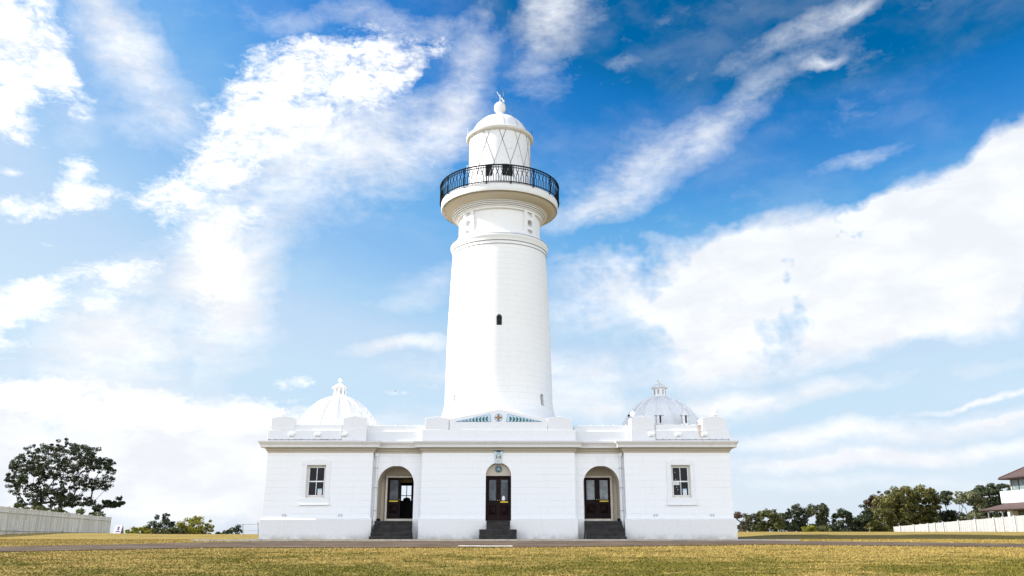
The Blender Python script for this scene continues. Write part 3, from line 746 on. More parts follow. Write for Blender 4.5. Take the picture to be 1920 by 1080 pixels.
dk = MB(); dk.box(-5.62, -4.42, NB+2.4, NB+3.2, 1.0, 2.10); dk.ell((-5.25, NB+2.8, 2.15), (.22, .15, .14)); dk.build('hall_counter', M_DARK, LH, .02)
# pediment mosaics
yq = YP+.035
def tri_panel(s):
    tip = PX(935+s*80, 790.5, yq); a = PX(935+s*16.5, 776.5, yq); b = PX(935+s*14.5, 790.5, yq)
    pts = [(tip[0], tip[1]), (b[0], b[1]), (a[0], a[1])]
    if s > 0: pts = [pts[0], pts[2], pts[1]]
    o = MB().prism(pts, yq-.012, yq+.01).build('mosaic_panel', M_PBLUE, LH)
    e = MB()
    for p, q in ((tip, a), (a, b), (tip, b)): e.tube([(p[0], yq-.014, p[1]), (q[0], yq-.014, q[1])], .011, 5)
    e.build('mosaic_border', M_BLUE, o)
    lf = MB()
    for i in range(9):
        t = .12 + i*.095; x = b[0] + (tip[0]-b[0])*t; h = (a[1]-b[1])*(1-t)
        if h < .04: continue
        zc = b[1] + h*.42
        for q in (-1, 1):
            ang = s*q*.9; r = min(.075, h*.30); m0 = len(lf.v)
            lf.ell((0, 0, 0), (r*1.25, .008, r*.62), 10, 6)
            lf.xf(Matrix.Translation((x, yq-.016, zc+q*r*.62)) @ Matrix.Rotation(ang, 4, 'Y'), m0)
    lf.tube([(b[0]+s*.03, yq-.016, b[1]+.14), (b[0]+(tip[0]-b[0])*.8, yq-.016, b[1]+.03)], .008, 5)
    lf.build('mosaic_leaves', M_LEAFT, o)
tri_panel(-1); tri_panel(1)
mx, mz2 = PX(934.7, 783, yq)
mo = disc(mx, mz2, .20, yq-.015, yq+.01).build('medallion', M_PBLUE, LH)
rg = MB(); rg.tube([(mx+.198*math.cos(2*math.pi*i/40), yq-.016, mz2+.198*math.sin(2*math.pi*i/40)) for i in range(41)], .010, 6); rg.build('rim', M_BLUE, mo)
cx_ = MB(); cx_.box(mx-.045, mx+.045, yq-.028, yq-.016, mz2-.165, mz2+.165); cx_.box(mx-.165, mx-.046, yq-.028, yq-.016, mz2-.045, mz2+.045); cx_.box(mx+.046, mx+.165, yq-.028, yq-.016, mz2-.045, mz2+.045)
cx_.build('cross', M_RED, mo)
st5 = MB()
for (a, b) in ((0, 0), (.11, 0), (-.11, 0), (0, .115), (0, -.115)): st5.ell((mx+a, yq-.029, mz2+b), (.03 if a == b == 0 else .018, .006, .03 if a == b == 0 else .018), 8, 6)
st5.build('star', M_YEL, mo)

# ---- domes
def dome(s):
    c = (s*9.36 - .02, 48.5); prof = [(2.36, 4.9), (2.36, 5.4), (2.31, 6.0), (2.2, 6.38), (2.0, 6.76), (1.72, 7.12), (1.40, 7.45), (1.02, 7.73), (.64, 7.9), (.38, 7.97)]
    # refine the profile with a smooth spline
    pr = []
    for i in range(len(prof)-1):
        p0, p1, p2, p3 = prof[max(i-1, 0)], prof[i], prof[i+1], prof[min(i+2, len(prof)-1)]
        for k in range(4):
            t = k/4; pr.append(tuple(.5*((2*p1[j]) + (-p0[j]+p2[j])*t + (2*p0[j]-5*p1[j]+4*p2[j]-p3[j])*t*t + (-p0[j]+3*p1[j]-3*p2[j]+p3[j])*t**3) for j in (0, 1)))
    pr.append(prof[-1])
    o = MB().lathe(pr, 64, c).build('dome', M_DOME, LH)
    for k in range(16):
        a = 2*math.pi*(k+.35)/16; m = MB(); v = []; f = []
        for (r, z) in pr[4:]:
            for (dr, w) in ((-.01, .05), (.058, .04), (.058, -.04), (-.01, -.05)):
                rr = r+dr; v.append((c[0]+rr*math.sin(a)+w*math.cos(a), c[1]-rr*math.cos(a)+w*math.sin(a), z+dr*.4))
        n = len(pr)-4
        for i in range(n-1):
            for j in range(3): f.append((i*4+j, i*4+j+1, (i+1)*4+j+1, (i+1)*4+j)[::-1])
        m.add(v, f, None, False); m.build('rib', M_DOME, o)
    cu = MB().lathe([(.46, 7.95), (.46, 8.0), (.38, 8.02), (.355, 8.44), (.44, 8.46), (.45, 8.50)], 8, c, smooth=False).build('cupola', M_DOME, LH)
    for k in range(8):
        a = 2*math.pi*(k+.5)/8; m = MB(); m.box(-.055, .055, -.350, -.30, 8.10, 8.38)
        m.xf(Matrix.Translation((c[0], c[1], 0)) @ Matrix.Rotation(a, 4, 'Z')); m.build('cupola_window', M_PALES, cu)
    MB().lathe([(.50, 8.49), (.50, 8.515), (.30, 8.66), (.11, 8.77), (.06, 8.80)], 8, c, smooth=False).build('cupola_roof', M_DOME, cu)
    MB().lathe([(.05, 8.79), (.07, 8.81), (.05, 8.83), (.09, 8.87), (.115, 8.93), (.10, 9.0), (.06, 9.05), (.01, 9.07)], 16, c).build('finial', M_DOME, cu)
dome(-1); dome(1)

# ---- tower shaft with its slit windows
shaft = [(3.75, 6.0), (3.55, 6.5), (3.40, 6.66), (3.27, 6.86), (3.19, 7.15), (3.13, 7.62), (3.11, 9.0), (3.085, 10.5), (3.045, 12.1), (2.985, 13.6), (2.92, 15.1), (2.85, 16.50)]
S_ = MB().lathe(shaft, 128, TC, rref=3.1).build('tower_shaft', M_TOWER, LH)
def slit(z0, z1, w, ang, depth):      # arched radial cutter
    m = MB().prism(arch_pts(0, z0, z1-w/2, w/2, 10), -3.6, -3.1+depth)
    return m.xf(Matrix.Translation((TC[0], TC[1], 0)) @ Matrix.Rotation(ang, 4, 'Z'))
SL = [(11.56, 12.20, .32, 0.02, .06), (7.20, 7.86, .30, -.80, .10), (7.20, 7.86, .30, .80, .10)]
SL[0] = (11.56, 12.20, .32, .02, .45)
SL[1] = (7.20, 7.86, .30, -.905, .42); SL[2] = (7.20, 7.86, .30, .905, .42)
cut(S_, *[slit(*q) for q in SL])
for i, (z0, z1, w, a, dp) in enumerate(SL):
    m = MB(); m.prism(arch_pts(0, z0+.02, z1-w/2, w/2-.01, 10), -2.80, -2.74)
    m.xf(Matrix.Translation((TC[0], TC[1], 0)) @ Matrix.Rotation(a, 4, 'Z')); wo = m.build('tower_window', M_GLASS if i != 1 else M_SOF, LH)
    f = MB(); f.tube([(-w/2+.02, -2.83, z0+.02)] + [(-(w/2-.02)*math.cos(math.pi*k/8), -2.83, z1-w/2+(w/2-.02)*math.sin(math.pi*k/8)) for k in range(9)] + [(w/2-.02, -2.83, z0+.02)], .018, 5)
    f.xf(Matrix.Translation((TC[0], TC[1], 0)) @ Matrix.Rotation(a, 4, 'Z')); f.build('frame', M_SEAM_SHADE, wo)
MB().lathe([(2.86, 16.501), (2.885, 16.52), (2.885, 16.70), (2.90, 16.71), (2.92, 16.73), (2.94, 16.92), (2.965, 16.95), (2.985, 17.0), (2.985, 17.08), (2.95, 17.14), (2.85, 17.22), (2.72, 17.34), (2.50, 17.36)], 128, TC).build('string_course', M_PLAS, LH)
for (r, z) in ((2.900, 16.70), (2.868, 16.506), (2.722, 19.0), (2.812, 19.075), (2.90, 19.155), (2.97, 17.125), (3.575, 19.517)):  # thin dark rings stand in for shadow lines at the mouldings
    g_ = MB(); g_.tube([cyl(2*math.pi*i/128, r, z) for i in range(129)], .016 if z < 19 else .014, 5); g_.build('shadow_line', M_SEAM_SHADE, LH)
# frieze with sunk panels
F = MB().lathe([(2.64, 17.345), (2.64, 18.93)], 160, TC).build('frieze', M_PLAS, LH)
def wedge(a0, a1, z0, z1, r0=2.50, r1=2.9, n=14):
    m = MB(); v = []
    for z in (z0, z1):
        for r in (r0, r1):
            for i in range(n+1):
                a = a0+(a1-a0)*i/n; v.append(cyl(a, r, z))
    N = n+1; f = []
    for i in range(n):
        f += [(i, i+1, N+i+1, N+i), (2*N+i, 3*N+i, 3*N+i+1, 2*N+i+1), (i+1, i, 2*N+i, 2*N+i+1), (N+i, N+i+1, 3*N+i+1, 3*N+i)]
    f += [(0, N, 3*N, 2*N), (N-1, 2*N+N-1, 3*N+N-1, N+N-1)]
    return m.add(v, f)
cuts = []
for k in range(4):
    b = k*math.pi/2
    cuts.append(wedge(b-R(35.5), b+R(35.5), 17.50, 18.82))
    q = b+math.pi/4
    for (z0, z1) in ((17.42, 17.68), (18.50, 18.80)): cuts.append(wedge(q-R(4.6), q+R(4.6), z0, z1, 2.47, n=4))
    m = MB(); n = 20; m.prism([(.215*math.cos(2*math.pi*i/n), 18.09+.215*math.sin(2*math.pi*i/n)) for i in range(n)], -3.0, -2.32)
    cuts.append(m.xf(Matrix.Translation((TC[0], TC[1], 0)) @ Matrix.Rotation(q, 4, 'Z')))
cut(F, *cuts)
for k in range(4):
    q = k*math.pi/2+math.pi/4
    m = MB(); n = 16; m.prism([(.10*math.cos(2*math.pi*i/n), 18.09+.10*math.sin(2*math.pi*i/n)) for i in range(n)], -2.335, -2.30)
    m.xf(Matrix.Translation((TC[0], TC[1], 0)) @ Matrix.Rotation(q, 4, 'Z')); m.build('porthole', M_DARK, F)
# cornice under the gallery and the gallery deck
MB().lathe([(2.5, 18.931), (2.71, 18.931), (2.71, 19.0), (2.73, 19.01), (2.80, 19.015), (2.80, 19.08), (2.82, 19.09), (2.89, 19.095), (2.89, 19.16), (2.96, 19.19), (2.96, 19.215), (2.9, 19.22)], 128, TC).build('cornice', M_PLAS, LH)
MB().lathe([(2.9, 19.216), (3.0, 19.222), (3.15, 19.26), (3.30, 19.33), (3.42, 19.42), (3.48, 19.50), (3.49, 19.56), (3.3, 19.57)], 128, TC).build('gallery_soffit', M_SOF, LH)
MB().lathe([(3.2, 19.575), (3.545, 19.575), (3.575, 19.52), (3.60, 19.52), (3.625, 19.56), (3.63, 19.95), (3.61, 20.02), (3.50, 20.05), (1.7, 20.08)], 128, TC).build('gallery_deck', M_PLAS, LH)
# railing
RR = 3.70; NBAR = 156
rail = MB(); 
for (z, r) in ((21.08, .042), (20.93, .026), (20.03, .032)):
    rail.tube([cyl(2*math.pi*i/128, RR, z) for i in range(129)], r, 6)
ro = rail.build('railing', M_IRON, LH)
lat = MB()
for k in range(NBAR):
    a = 2*math.pi*k/NBAR; s = 1 if k % 2 else -1; h = math.pi/NBAR*.86
    lat.tube([cyl(a, RR, 21.07), cyl(a, RR, 20.80), cyl(a+s*h, RR, 20.68), cyl(a+s*h, RR, 20.60), cyl(a, RR, 20.46), cyl(a, RR, 20.03)], .026, 4, False)
lat.build('balusters', M_IRON, ro)
for k in range(16):
    a = 2*math.pi*(k+.5)/16; m = MB(); m.tube([cyl(a, RR, 21.08), cyl(a, RR, 19.93)], .036, 6); m.tube([cyl(a, RR-.1, 19.93), cyl(a, RR+.02, 19.93)], .03, 6); m.build('post', M_IRON, ro)
# lantern room
lan = MB().lathe([(1.97, 20.07), (1.97, 20.5), (1.945, 20.52), (1.94, 24.30)], 96, TC).build('lantern_room', M_METAL, LH)
OP = [(R(-26.5), R(-12.0)), (R(5.5), R(27.5))]
cut(lan, *[wedge(a, b, 21.18, 21.98, 1.72, 2.2, 10) for a, b in OP])
for a, b in OP:
    m = MB(); m.lathe([(1.74, 21.17), (1.74, 21.99)], 10, TC, a-.02, b+.02, cap=False); m.build('lantern_opening', M_DARK, lan)
# diagonal astragals: two families of helical bars
for fam in (-1, 1):
    for k in range(12):
        a0 = 2*math.pi*k/12 + .10; m = MB()
        zs = np.linspace(20.55, 24.28, 26)
        m.tube([cyl(a0 + fam*(z-20.55)/1.62*(math.pi/12)*1.05, 1.945, z) for z in zs], .019, 4, False); m.build('astragal', M_SEAM_SHADE if (fam > 0) else M_SEAM_SHADE, lan)
for k, (a, z) in enumerate([(-.55, 23.2), (-.75, 22.4), (.35, 23.0), (.62, 22.6), (-1.0, 22.0), (.1, 22.2)]):
    m = MB(); m.tube([cyl(a-.05, 1.99, z), cyl(a+.02, 2.02, z+.06), cyl(a+.05, 1.99, z+.10)], .014, 5); m.build('hand_hold', M_METAL, lan)
m = MB(); m.tube([cyl(-1.6, 1.95, 22.3), cyl(-1.6, 2.07, 22.3), cyl(-1.6, 2.07, 22.75), cyl(-1.6, 1.95, 22.75)], .016, 5); m.tube([cyl(1.55, 1.95, 22.3), cyl(1.55, 2.05, 22.3), cyl(1.55, 2.05, 22.6), cyl(1.55, 1.95, 22.6)], .016, 5); m.build('hand_hold', M_METAL, lan)
MB().lathe([(1.93, 24.27), (2.03, 24.30), (2.04, 24.34), (2.10, 24.35), (2.12, 24.40), (2.14, 24.44), (2.14, 24.50), (2.09, 24.56), (1.95, 24.60), (1.6, 24.62)], 96, TC).build('lantern_rim', M_CORN, LH)
dp = [(1.92, 24.60), (1.84, 24.74), (1.74, 24.98), (1.58, 25.28), (1.36, 25.56), (1.08, 25.80), (.76, 25.96), (.42, 26.06), (.26, 26.10)]
dm = MB().lathe(dp, 96, TC).build('lantern_dome', M_METAL, LH)
for k in range(12):
    a = 2*math.pi*(k+.3)/12; m = MB(); m.tube([cyl(a, r+.004, z) for r, z in dp[:-1]], .012, 4, False); m.build('seam', M_SEAM_SHADE, dm)
MB().lathe([(.24, 26.05), (.24, 26.12), (.19, 26.18), (.18, 26.40), (.22, 26.46), (.30, 26.50), (.35, 26.60), (.375, 26.72), (.375, 26.82), (.345, 26.95), (.28, 27.06), (.19, 27.14), (.08, 27.18), (.01, 27.185)], 32, TC).build('ball_vent', M_METAL, LH)
m = MB(); x, y = TC
m.tube([(x+.0, y, 27.17), (x+.0, y, 27.75)], .022, 6); m.box(x-.035, x+.035, y-.035, y+.035, 27.45, 27.62)
m.tube([(x-.20, y-.05, 27.92), (x+.28, y+.03, 27.12)], .026, 6); m.tube([(x+.10, y, 27.50), (x+.27, y, 27.22)], .055, 6)
m.build('wind_vane', M_METAL, LH)
m = MB(); m.tube([(x+.22, y, 27.0), (x+.22, y, 28.05)], .016, 5); m.tube([(x+.22, y, 27.88), (x+.33, y, 28.06)], .01, 5); m.tube([(x+.22, y, 27.88), (x+.16, y, 28.1)], .01, 5)
m.build('lightning_rod', M_TEAL, LH)
m = MB(); m.tube([(x+.24, y, 27.15), (x+.98, y-.2, 25.9)], .013, 5); m.tube([(x-.24, y-.1, 26.3), (x-.42, y-.2, 26.04)], .012, 5); m.build('stay_wire', M_GREY, LH)
for (a, z0, z1) in ((1.42, 24.5, 25.05), (-1.35, 24.5, 25.1)):
    p = cyl(a, 2.08, z0); m = MB(); m.tube([p, (p[0], p[1], z1)], .013 if a > 0 else .008, 5); m.build('rod', M_IRON if a > 0 else M_METAL, LH)
root_at(LH, (0, 44, 0))

# ---------------------------------------------------------------- roof fixtures standing on the parapets
def rodr(p, q, r, m): return m.tube([p, q], r, 6)
def fixture(u, v, d, label, sgn, dark=False, tilt=25):
    x, z = PX(u, v, d); o = empty('floodlight'); tag(o, label, 'floodlight')
    m = MB(); m.prism([(-.15, -.12), (.10, -.16), (.16, .10), (.03, .20), (-.08, .10)] if sgn > 0 else [(-.10, -.12), (.08, -.14), (.13, .05), (.04, .22), (-.06, .20)], -.13, .13)
    m.xf(Matrix.Translation((x, d, z)) @ Matrix.Rotation(R(14*sgn), 4, 'Z')); m.build('housing', M_METAL, o, .015)
    n = MB(); rodr((x, d, z-.3), (x, d, z-.08), .03, n); n.box(x-.09, x+.09, d-.09, d+.09, z-.26, z-.22); n.build('bracket', M_GREY, o)
    if dark:
        q = MB(); q.ell((x-.16*sgn, d-.12, z-.08), (.07, .06, .07)); q.build('lens', M_IRON, o)
    root_at(o, (x, d, z-.3)); return o
fixture(532, 774, 44.9, 'small rounded white floodlight standing on the corner pier at the left end of the parapet', -1)
fixture(1341, 774.5, 44.9, 'small angular white floodlight standing on the corner pier at the right end of the parapet', 1)
fixture(1184, 777, 45.4, 'white floodlight with dark lens tilted on the inner pier in front of the right dome', 1, True)
def ventilator(u, d, label):
    x, z = PX(u, 796, d); z = 5.03; zt = 6.1
    o = empty('roof_ventilator'); tag(o, label, 'ventilator', 'ventilators on the pavilion roof')
    m = MB().lathe([(.20, z), (.20, zt-.06), (.23, zt-.05), (.23, zt)], 8, (x, d), smooth=False); m.build('base', M_METAL, o)
    for k in range(4):
        a = math.pi/4 + k*math.pi/2 + .25; p = (x+.17*math.cos(a), d+.17*math.sin(a)); q = MB(); q.box(-.075, .075, -.02, .02, zt, zt+.43); q.xf(Matrix.Translation((p[0], p[1], 0)) @ Matrix.Rotation(a+math.pi/2, 4, 'Z')); q.build('post', M_METAL, o)
    MB().lathe([(.085, zt), (.085, zt+.43)], 8, (x, d)).build('core', M_DARK, o)
    MB().lathe([(.26, zt+.43), (.27, zt+.46), (.17, zt+.60), (.07, zt+.78), (.03, zt+.80)], 16, (x, d), smooth=True).build('cap', M_METAL, o)
    MB().lathe([(.02, zt+.79), (.05, zt+.82), (.05, zt+.85), (.025, zt+.88), (.015, zt+1.0), (.003, zt+1.04)], 10, (x, d)).build('finial', M_METAL, o)
    root_at(o, (x, d, z))
ventilator(1236.5, 45.8, 'white conical capped roof ventilator in front of the middle of the right dome')
ventilator(1284.5, 45.8, 'white conical capped roof ventilator nearest the right corner pier, before the right dome edge')

# ---------------------------------------------------------------- fences
def paling_mat(name, ca, cb):
    m, t, b = new_mat(name); gm = t.n('ShaderNodeNewGeometry'); px, py, pz = t.sep(gm.outputs['Position'])[0:3]
    f = t.math('ADD', t.math('MULTIPLY', gm.outputs['Random Per Island'], .6), t.math('MULTIPLY', t.noise(gm.outputs['Position'], .5, 4, .6), .5))
    c = t.mix(f, ca, cb); low = t.math('MULTIPLY', t.mapr(pz, .9, .3), t.mapr(t.noise(gm.outputs['Position'], 1.1, 4, .6), .4, .7)); c = t.mix(t.math('MULTIPLY', low, .5), c, (.20, .18, .14))
    t.L(c, b.inputs['Base Color']); b.inputs['Roughness'].default_value = .8; return m
M_PICK = paling_mat('weathered white pickets', (.36, .345, .30), (.74, .72, .66))
M_PICKW = paling_mat('clean white palings', (.34, .335, .33), (.50, .495, .49))
def fence(name, p0, p1, h0, h1, zt0, zt1, sp, mat, posts, label, grp=None):
    o = empty(name); tag(o, label, 'fence')
    p0, p1 = Vector(p0), Vector(p1); L_ = (p1-p0).length; n = int(L_/sp); d = (p1-p0).normalized(); nr = Vector((d.y, -d.x))
    if nr.y > 0: nr = -nr
    m = MB()
    for i in range(n+1):
        t = i/n; c = p0 + (p1-p0)*t; zb = ground_z(c.x, c.y) - .05; zt = zt0 + (zt1-zt0)*t + random.uniform(-.012, .012); w = sp*.34
        a, b = c - d*w, c + d*w; q = nr*.02; jt = nr*random.uniform(-.008, .008)
        m.add([(a+jt).to_tuple()+(zb,), (b+jt).to_tuple()+(zb,), (b+q+jt).to_tuple()+(zb,), (a+q+jt).to_tuple()+(zb,), (a+jt).to_tuple()+(zt,), (b+jt).to_tuple()+(zt,), (b+q+jt).to_tuple()+(zt,), (a+q+jt).to_tuple()+(zt,)],
              [(0,1,2,3),(7,6,5,4),(0,4,5,1),(1,5,6,2),(2,6,7,3),(3,7,4,0)])
    m.build('palings', mat, o)
    for k in (.25, .82):
        r = MB(); a, b = p0-nr*.05, p1-nr*.05; za = ground_z(p0.x, p0.y); zb_ = ground_z(p1.x, p1.y)
        A = (a.x, a.y, za+(zt0-za)*k); B = (b.x, b.y, zb_+(zt1-zb_)*k); r.tube([A, B], .035, 4, False); r.build('rail', mat, o)
    for t in posts:
        c = p0 + (p1-p0)*t; zt = zt0+(zt1-zt0)*t+.06; c2 = c + nr*.04; q = MB(); q.box(c2.x-.085, c2.x+.085, c2.y-.085, c2.y+.085, ground_z(c.x, c.y)-.1, zt); q.build('post', mat, o)
    c = (p0+p1)/2; root_at(o, (c.x, c.y, ground_z(c.x, c.y))); return o
fence('picket_fence', (-32.5, 48), (-43.87, 96), 0, 0, 2.23, 2.05, .19, M_PICK, [0, .1, .2, .31, .42, .52, .62, .72, .82, .91, 1.0], 'long weathered grey white picket fence at the left below the spreading dark tree')
fr_posts = []
P0f, P1f = Vector((48.6, 76)), Vector((46.3, 103.5))
for u in (1690, 1716, 1743, 1756, 1772, 1801, 1833, 1868, 1885, 1908):
    best = min(range(401), key=lambda i: abs(960 + FPX*((P0f+(P1f-P0f)*i/400).x-CAMX)/((P0f+(P1f-P0f)*i/400).y*math.cos(PITCH)) - u)); fr_posts.append(best/400)
fence('paling_fence', P0f, P1f, 0, 0, 2.10, 1.10, .12, M_PICKW, fr_posts, 'clean white paling fence at the right in front of the house and trees')
# light wire barrier at the left corner of the building
wf = empty('wire_fence'); tag(wf, 'thin grey wire and post barrier on the lawn behind the left corner of the building', 'fence')
for (u, v0, v1) in ((455, 982, 1003), (483.5, 978, 1003)):
    x, zt = PX(u, v0, 60); q = MB(); q.tube([(x+.12, 60, ground_z(x, 60)-.1), (x, 60, zt)], .03, 6); q.build('post', M_GREY, wf)
xa, za = PX(455, 983.5, 60); xb, zb = PX(486, 981.5, 60); xw = xb+1.5
q = MB(); q.tube([(xa, 60, za), (xw, 60, zb)], .014, 5); q.build('wire', M_GREY, wf)
q = MB(); q.tube([(xa+.05, 60, za-.45), (xw, 60, zb-.4)], .006, 5); q.build('wire', M_GREY, wf)
root_at(wf, (xa, 60, ground_z(xa, 60)))

# ---------------------------------------------------------------- A-frame sign
ab = empty('sign_board'); tag(ab, 'white A-frame sign board with a purple lighthouse picture beside the end of the picket fence', 'sign')
yb = 78; x0, zt = PX(216.5, 985, yb); x1, _ = PX(230, 985, yb); zb = ground_z(x0, yb)
lean = .28
b = MB(); b.add([(x0,yb-lean,zb),(x1,yb-lean,zb),(x1,yb,zt),(x0,yb,zt),(x0,yb-lean+.05,zb),(x1,yb-lean+.05,zb),(x1,yb+.05,zt),(x0,yb+.05,zt)], [(0,1,2,3),(5,4,7,6),(0,4,5,1),(1,5,6,2),(2,6,7,3),(3,7,4,0)])
b.build('board', plain('white sign sheet', (.66, .66, .74), .5), ab)
b = MB(); b.add([(x0,yb+lean+.1,zb),(x1,yb+lean+.1,zb),(x1,yb+.07,zt),(x0,yb+.07,zt),(x0,yb+lean+.14,zb),(x1,yb+lean+.14,zb),(x1,yb+.11,zt),(x0,yb+.11,zt)], [(0,1,2,3),(5,4,7,6),(0,4,5,1),(1,5,6,2),(2,6,7,3),(3,7,4,0)])
b.build('rear_board', M_GREY, ab)
def onboard(px, pz): t = (pz-zb)/(zt-zb); return (px, yb-lean*(1-t)-.012, pz)
xm = (x0+x1)/2+.03; H = zt-zb
pic = MB()
for poly in ([(-.19, .16), (.19, .16), (.19, .30), (-.19, .30)], [(-.09, .40), (.09, .40), (.065, .70), (-.065, .70)], [(-.12, .72), (.12, .72), (.12, .76), (-.12, .76)], [(-.06, .77), (.06, .77), (.05, .87), (-.05, .87)]):
    vs_ = [onboard(xm+a, zb+q*H) for a, q in poly]; vb = [(p[0], p[1]+.01, p[2]) for p in vs_]
    pic.add(vs_+vb, [(0,1,2,3),(7,6,5,4),(0,4,5,1),(1,5,6,2),(2,6,7,3),(3,7,4,0)])
pic.build('printed_lighthouse', plain('purple print', (.09, .04, .16), .6), ab)
root_at(ab, ((x0+x1)/2, yb, zb))

# ---------------------------------------------------------------- vegetation
def leaf_mat(name, c0, c1, tr=.25):
    m, t, b = new_mat(name); gm = t.n('ShaderNodeNewGeometry')
    pos = gm.outputs['Position']; f = t.mapr(t.noise(pos, .8, 4, .6), .3, .7)
    f2 = t.math('ADD', t.math('MULTIPLY', f, .6), t.math('MULTIPLY', gm.outputs['Random Per Island'], .5))
    c = t.mix(f2, c0, c1); t.L(c, b.inputs['Base Color']); b.inputs['Roughness'].default_value = .5; b.inputs['Specular IOR Level'].default_value = .35
    tl = t.n('ShaderNodeBsdfTranslucent'); t.L(c, tl.inputs[0]); mx_ = t.n('ShaderNodeMixShader'); mx_.inputs[0].default_value = tr
    t.L(b.outputs[0], mx_.inputs[1]); t.L(tl.outputs[0], mx_.inputs[2])
    out = [n for n in m.node_tree.nodes if n.type == 'OUTPUT_MATERIAL'][0]; t.L(mx_.outputs[0], out.inputs[0]); return m
LM = dict(dark=leaf_mat('dark coastal leaves', (.015, .024, .010), (.050, .066, .026)),
          grey=leaf_mat('grey green leaves', (.03, .038, .018), (.095, .105, .045)),
          mid=leaf_mat('olive leaves', (.035, .045, .012), (.12, .125, .032)),
          olive=leaf_mat('olive leaves with lit and shaded tones', (.028, .036, .009), (.19, .178, .045), .3),  # lit clumps and shaded gaps are put into this colour range
          lime=leaf_mat('yellow green leaves', (.07, .09, .010), (.34, .31, .03), .35),
          red=leaf_mat('reddish brown green leaves', (.035, .026, .014), (.11, .065, .033)),
          pale=leaf_mat('pale grey green leaves', (.05, .06, .028), (.22, .23, .12)))
M_BARK = plain('dark bark', (.045, .036, .03), .9, 0, .3)
M_BARKP = plain('pale bark', (.16, .14, .12), .9, 0, .3)
def inpoly(x, z, poly):
    c = False; n = len(poly)
    for i in range(n):
        (x0, z0), (x1, z1) = poly[i], poly[(i+1) % n]
        if (z0 > z) != (z1 > z) and x < (x1-x0)*(z-z0)/(z1-z0)+x0: c = not c
    return c
def tree(name, label, cat, poly_px, d, bases_px, leafm, nclump, nleaf, lsize, clump_r, depth=.35, bark=None, group=None, bare=0, rtrunk=.2, holes=0.0, seed=0, zbias=0):
    """crown volume whose silhouette follows poly_px at distance d; limbs grow from the bases to the leaf clumps"""
    rs = np.random.default_rng(seed+17); poly = [PX(u, v, d) for u, v in poly_px]
    xs_ = [p[0] for p in poly]; zs_ = [p[1] for p in poly]; W_ = max(xs_)-min(xs_); cxm = (max(xs_)+min(xs_))/2
    bs = [(PX(u, 1000, d)[0], d+rs.uniform(-.1, .1)*W_, ground_z(PX(u, 1000, d)[0], d)-.2) for u in bases_px]
    pts = []; tries = 0
    while len(pts) < nclump and tries < 20000:
        tries += 1; x = rs.uniform(min(xs_), max(xs_)); z = rs.uniform(min(zs_), max(zs_))
        if not inpoly(x, z, poly): continue
        if holes and noise.noise(Vector((x*.55, z*.55, seed*3.1))) < -holes: continue
        if zbias and rs.random() < zbias*(1-(z-min(zs_))/(max(zs_)-min(zs_)))**1.0: continue
        # depth: ellipse-like thickness, thick at the middle
        e = math.sqrt(max(.08, 1-((x-cxm)/(W_/2+.01))**2)); y = d + rs.uniform(-1, 1)*depth*W_*.5*e
        pts.append(np.array((x, y, z)))
    base = np.mean(np.array(bs), 0)
    nodes = [np.array(b) for b in bs]; par = [-1]*len(bs)
    nodes_dir = []
    pts.sort(key=lambda p: np.linalg.norm((p-base)*np.array([1, 1, 1.0])))
    tips = []
    for p in pts:
        arr = np.array(nodes); dv = p-arr; dist = np.linalg.norm(dv, axis=1)
        out = arr-base; lo = np.linalg.norm(out, axis=1)+.3; cosang = np.sum(dv*(out+np.array([0, 0, .5])), axis=1)/(dist*np.linalg.norm(out+np.array([0, 0, .5]), axis=1)+1e-6)
        cost = dist*(1.5-cosang*.7) + .22*lo*0 ; i = int(np.argmin(cost))
        k = max(1, int(dist[i]/(W_*.09+.25))); last = i
        for q in range(1, k+1):
            t = q/k; pos = arr[i] + dv[i]*t; 
            pos = pos + rs.normal(0, .05*dist[i]*(1 if q < k else .0), 3) - np.array([0, 0, .10*dist[i]*math.sin(math.pi*t)])
            nodes.append(pos); par.append(last); last = len(nodes)-1
        tips.append(last)
    cnt = np.zeros(len(nodes))
    for t_ in tips: cnt[t_] += 1
    for i in range(len(nodes)-1, -1, -1):
        if par[i] >= 0: cnt[par[i]] += cnt[i]
    tot = max(1, nclump/len(bs)); rad = np.maximum(.012, rtrunk*np.sqrt(cnt/tot)*.95); rad = np.minimum(rad, rtrunk)
    root = empty(name); tag(root, label, cat, group)
    stem = list(range(len(bs))) + [0]*(len(nodes)-len(bs)); ms = [MB() for _ in bs]
    for i in range(len(bs), len(nodes)):
        stem[i] = stem[par[i]]; ms[stem[i]].tube([nodes[par[i]], nodes[i]], [rad[i]*1.08, rad[i]], 5)
    for m, b_ in zip(ms, bs): m.tube([(b_[0], b_[1], b_[2]-.3), b_], rtrunk, 6); m.build('trunk', bark or M_BARK, root)
    # leaves
    C_ = np.array([nodes[t] for t in tips]); N = nleaf
    ci = rs.integers(0, len(C_), N); dirv = rs.normal(size=(N, 3)); dirv /= np.linalg.norm(dirv, axis=1)[:, None]
    rr = clump_r*(.35+.75*rs.random(len(C_)))[ci]*(.25+.75*rs.random(N)**.5)
    P_ = C_[ci] + dirv*rr[:, None]*np.array([1.15, 1.0, .72])
    s1 = lsize*(.6+.8*rs.random(N)); s2 = s1*.5
    nrm_ = dirv*.6 + rs.normal(size=(N, 3))*.6 + np.array([0, 0, .4]); nrm_ /= np.linalg.norm(nrm_, axis=1)[:, None]
    a = np.cross(nrm_, rs.normal(size=(N, 3))); a /= np.linalg.norm(a, axis=1)[:, None]; b = np.cross(nrm_, a)
    V = np.stack([P_-a*s1[:, None], P_-b*s2[:, None]+a*s1[:, None]*.15, P_+a*s1[:, None], P_+b*s2[:, None]+a*s1[:, None]*.15], 1).reshape(-1, 3).astype(np.float32)
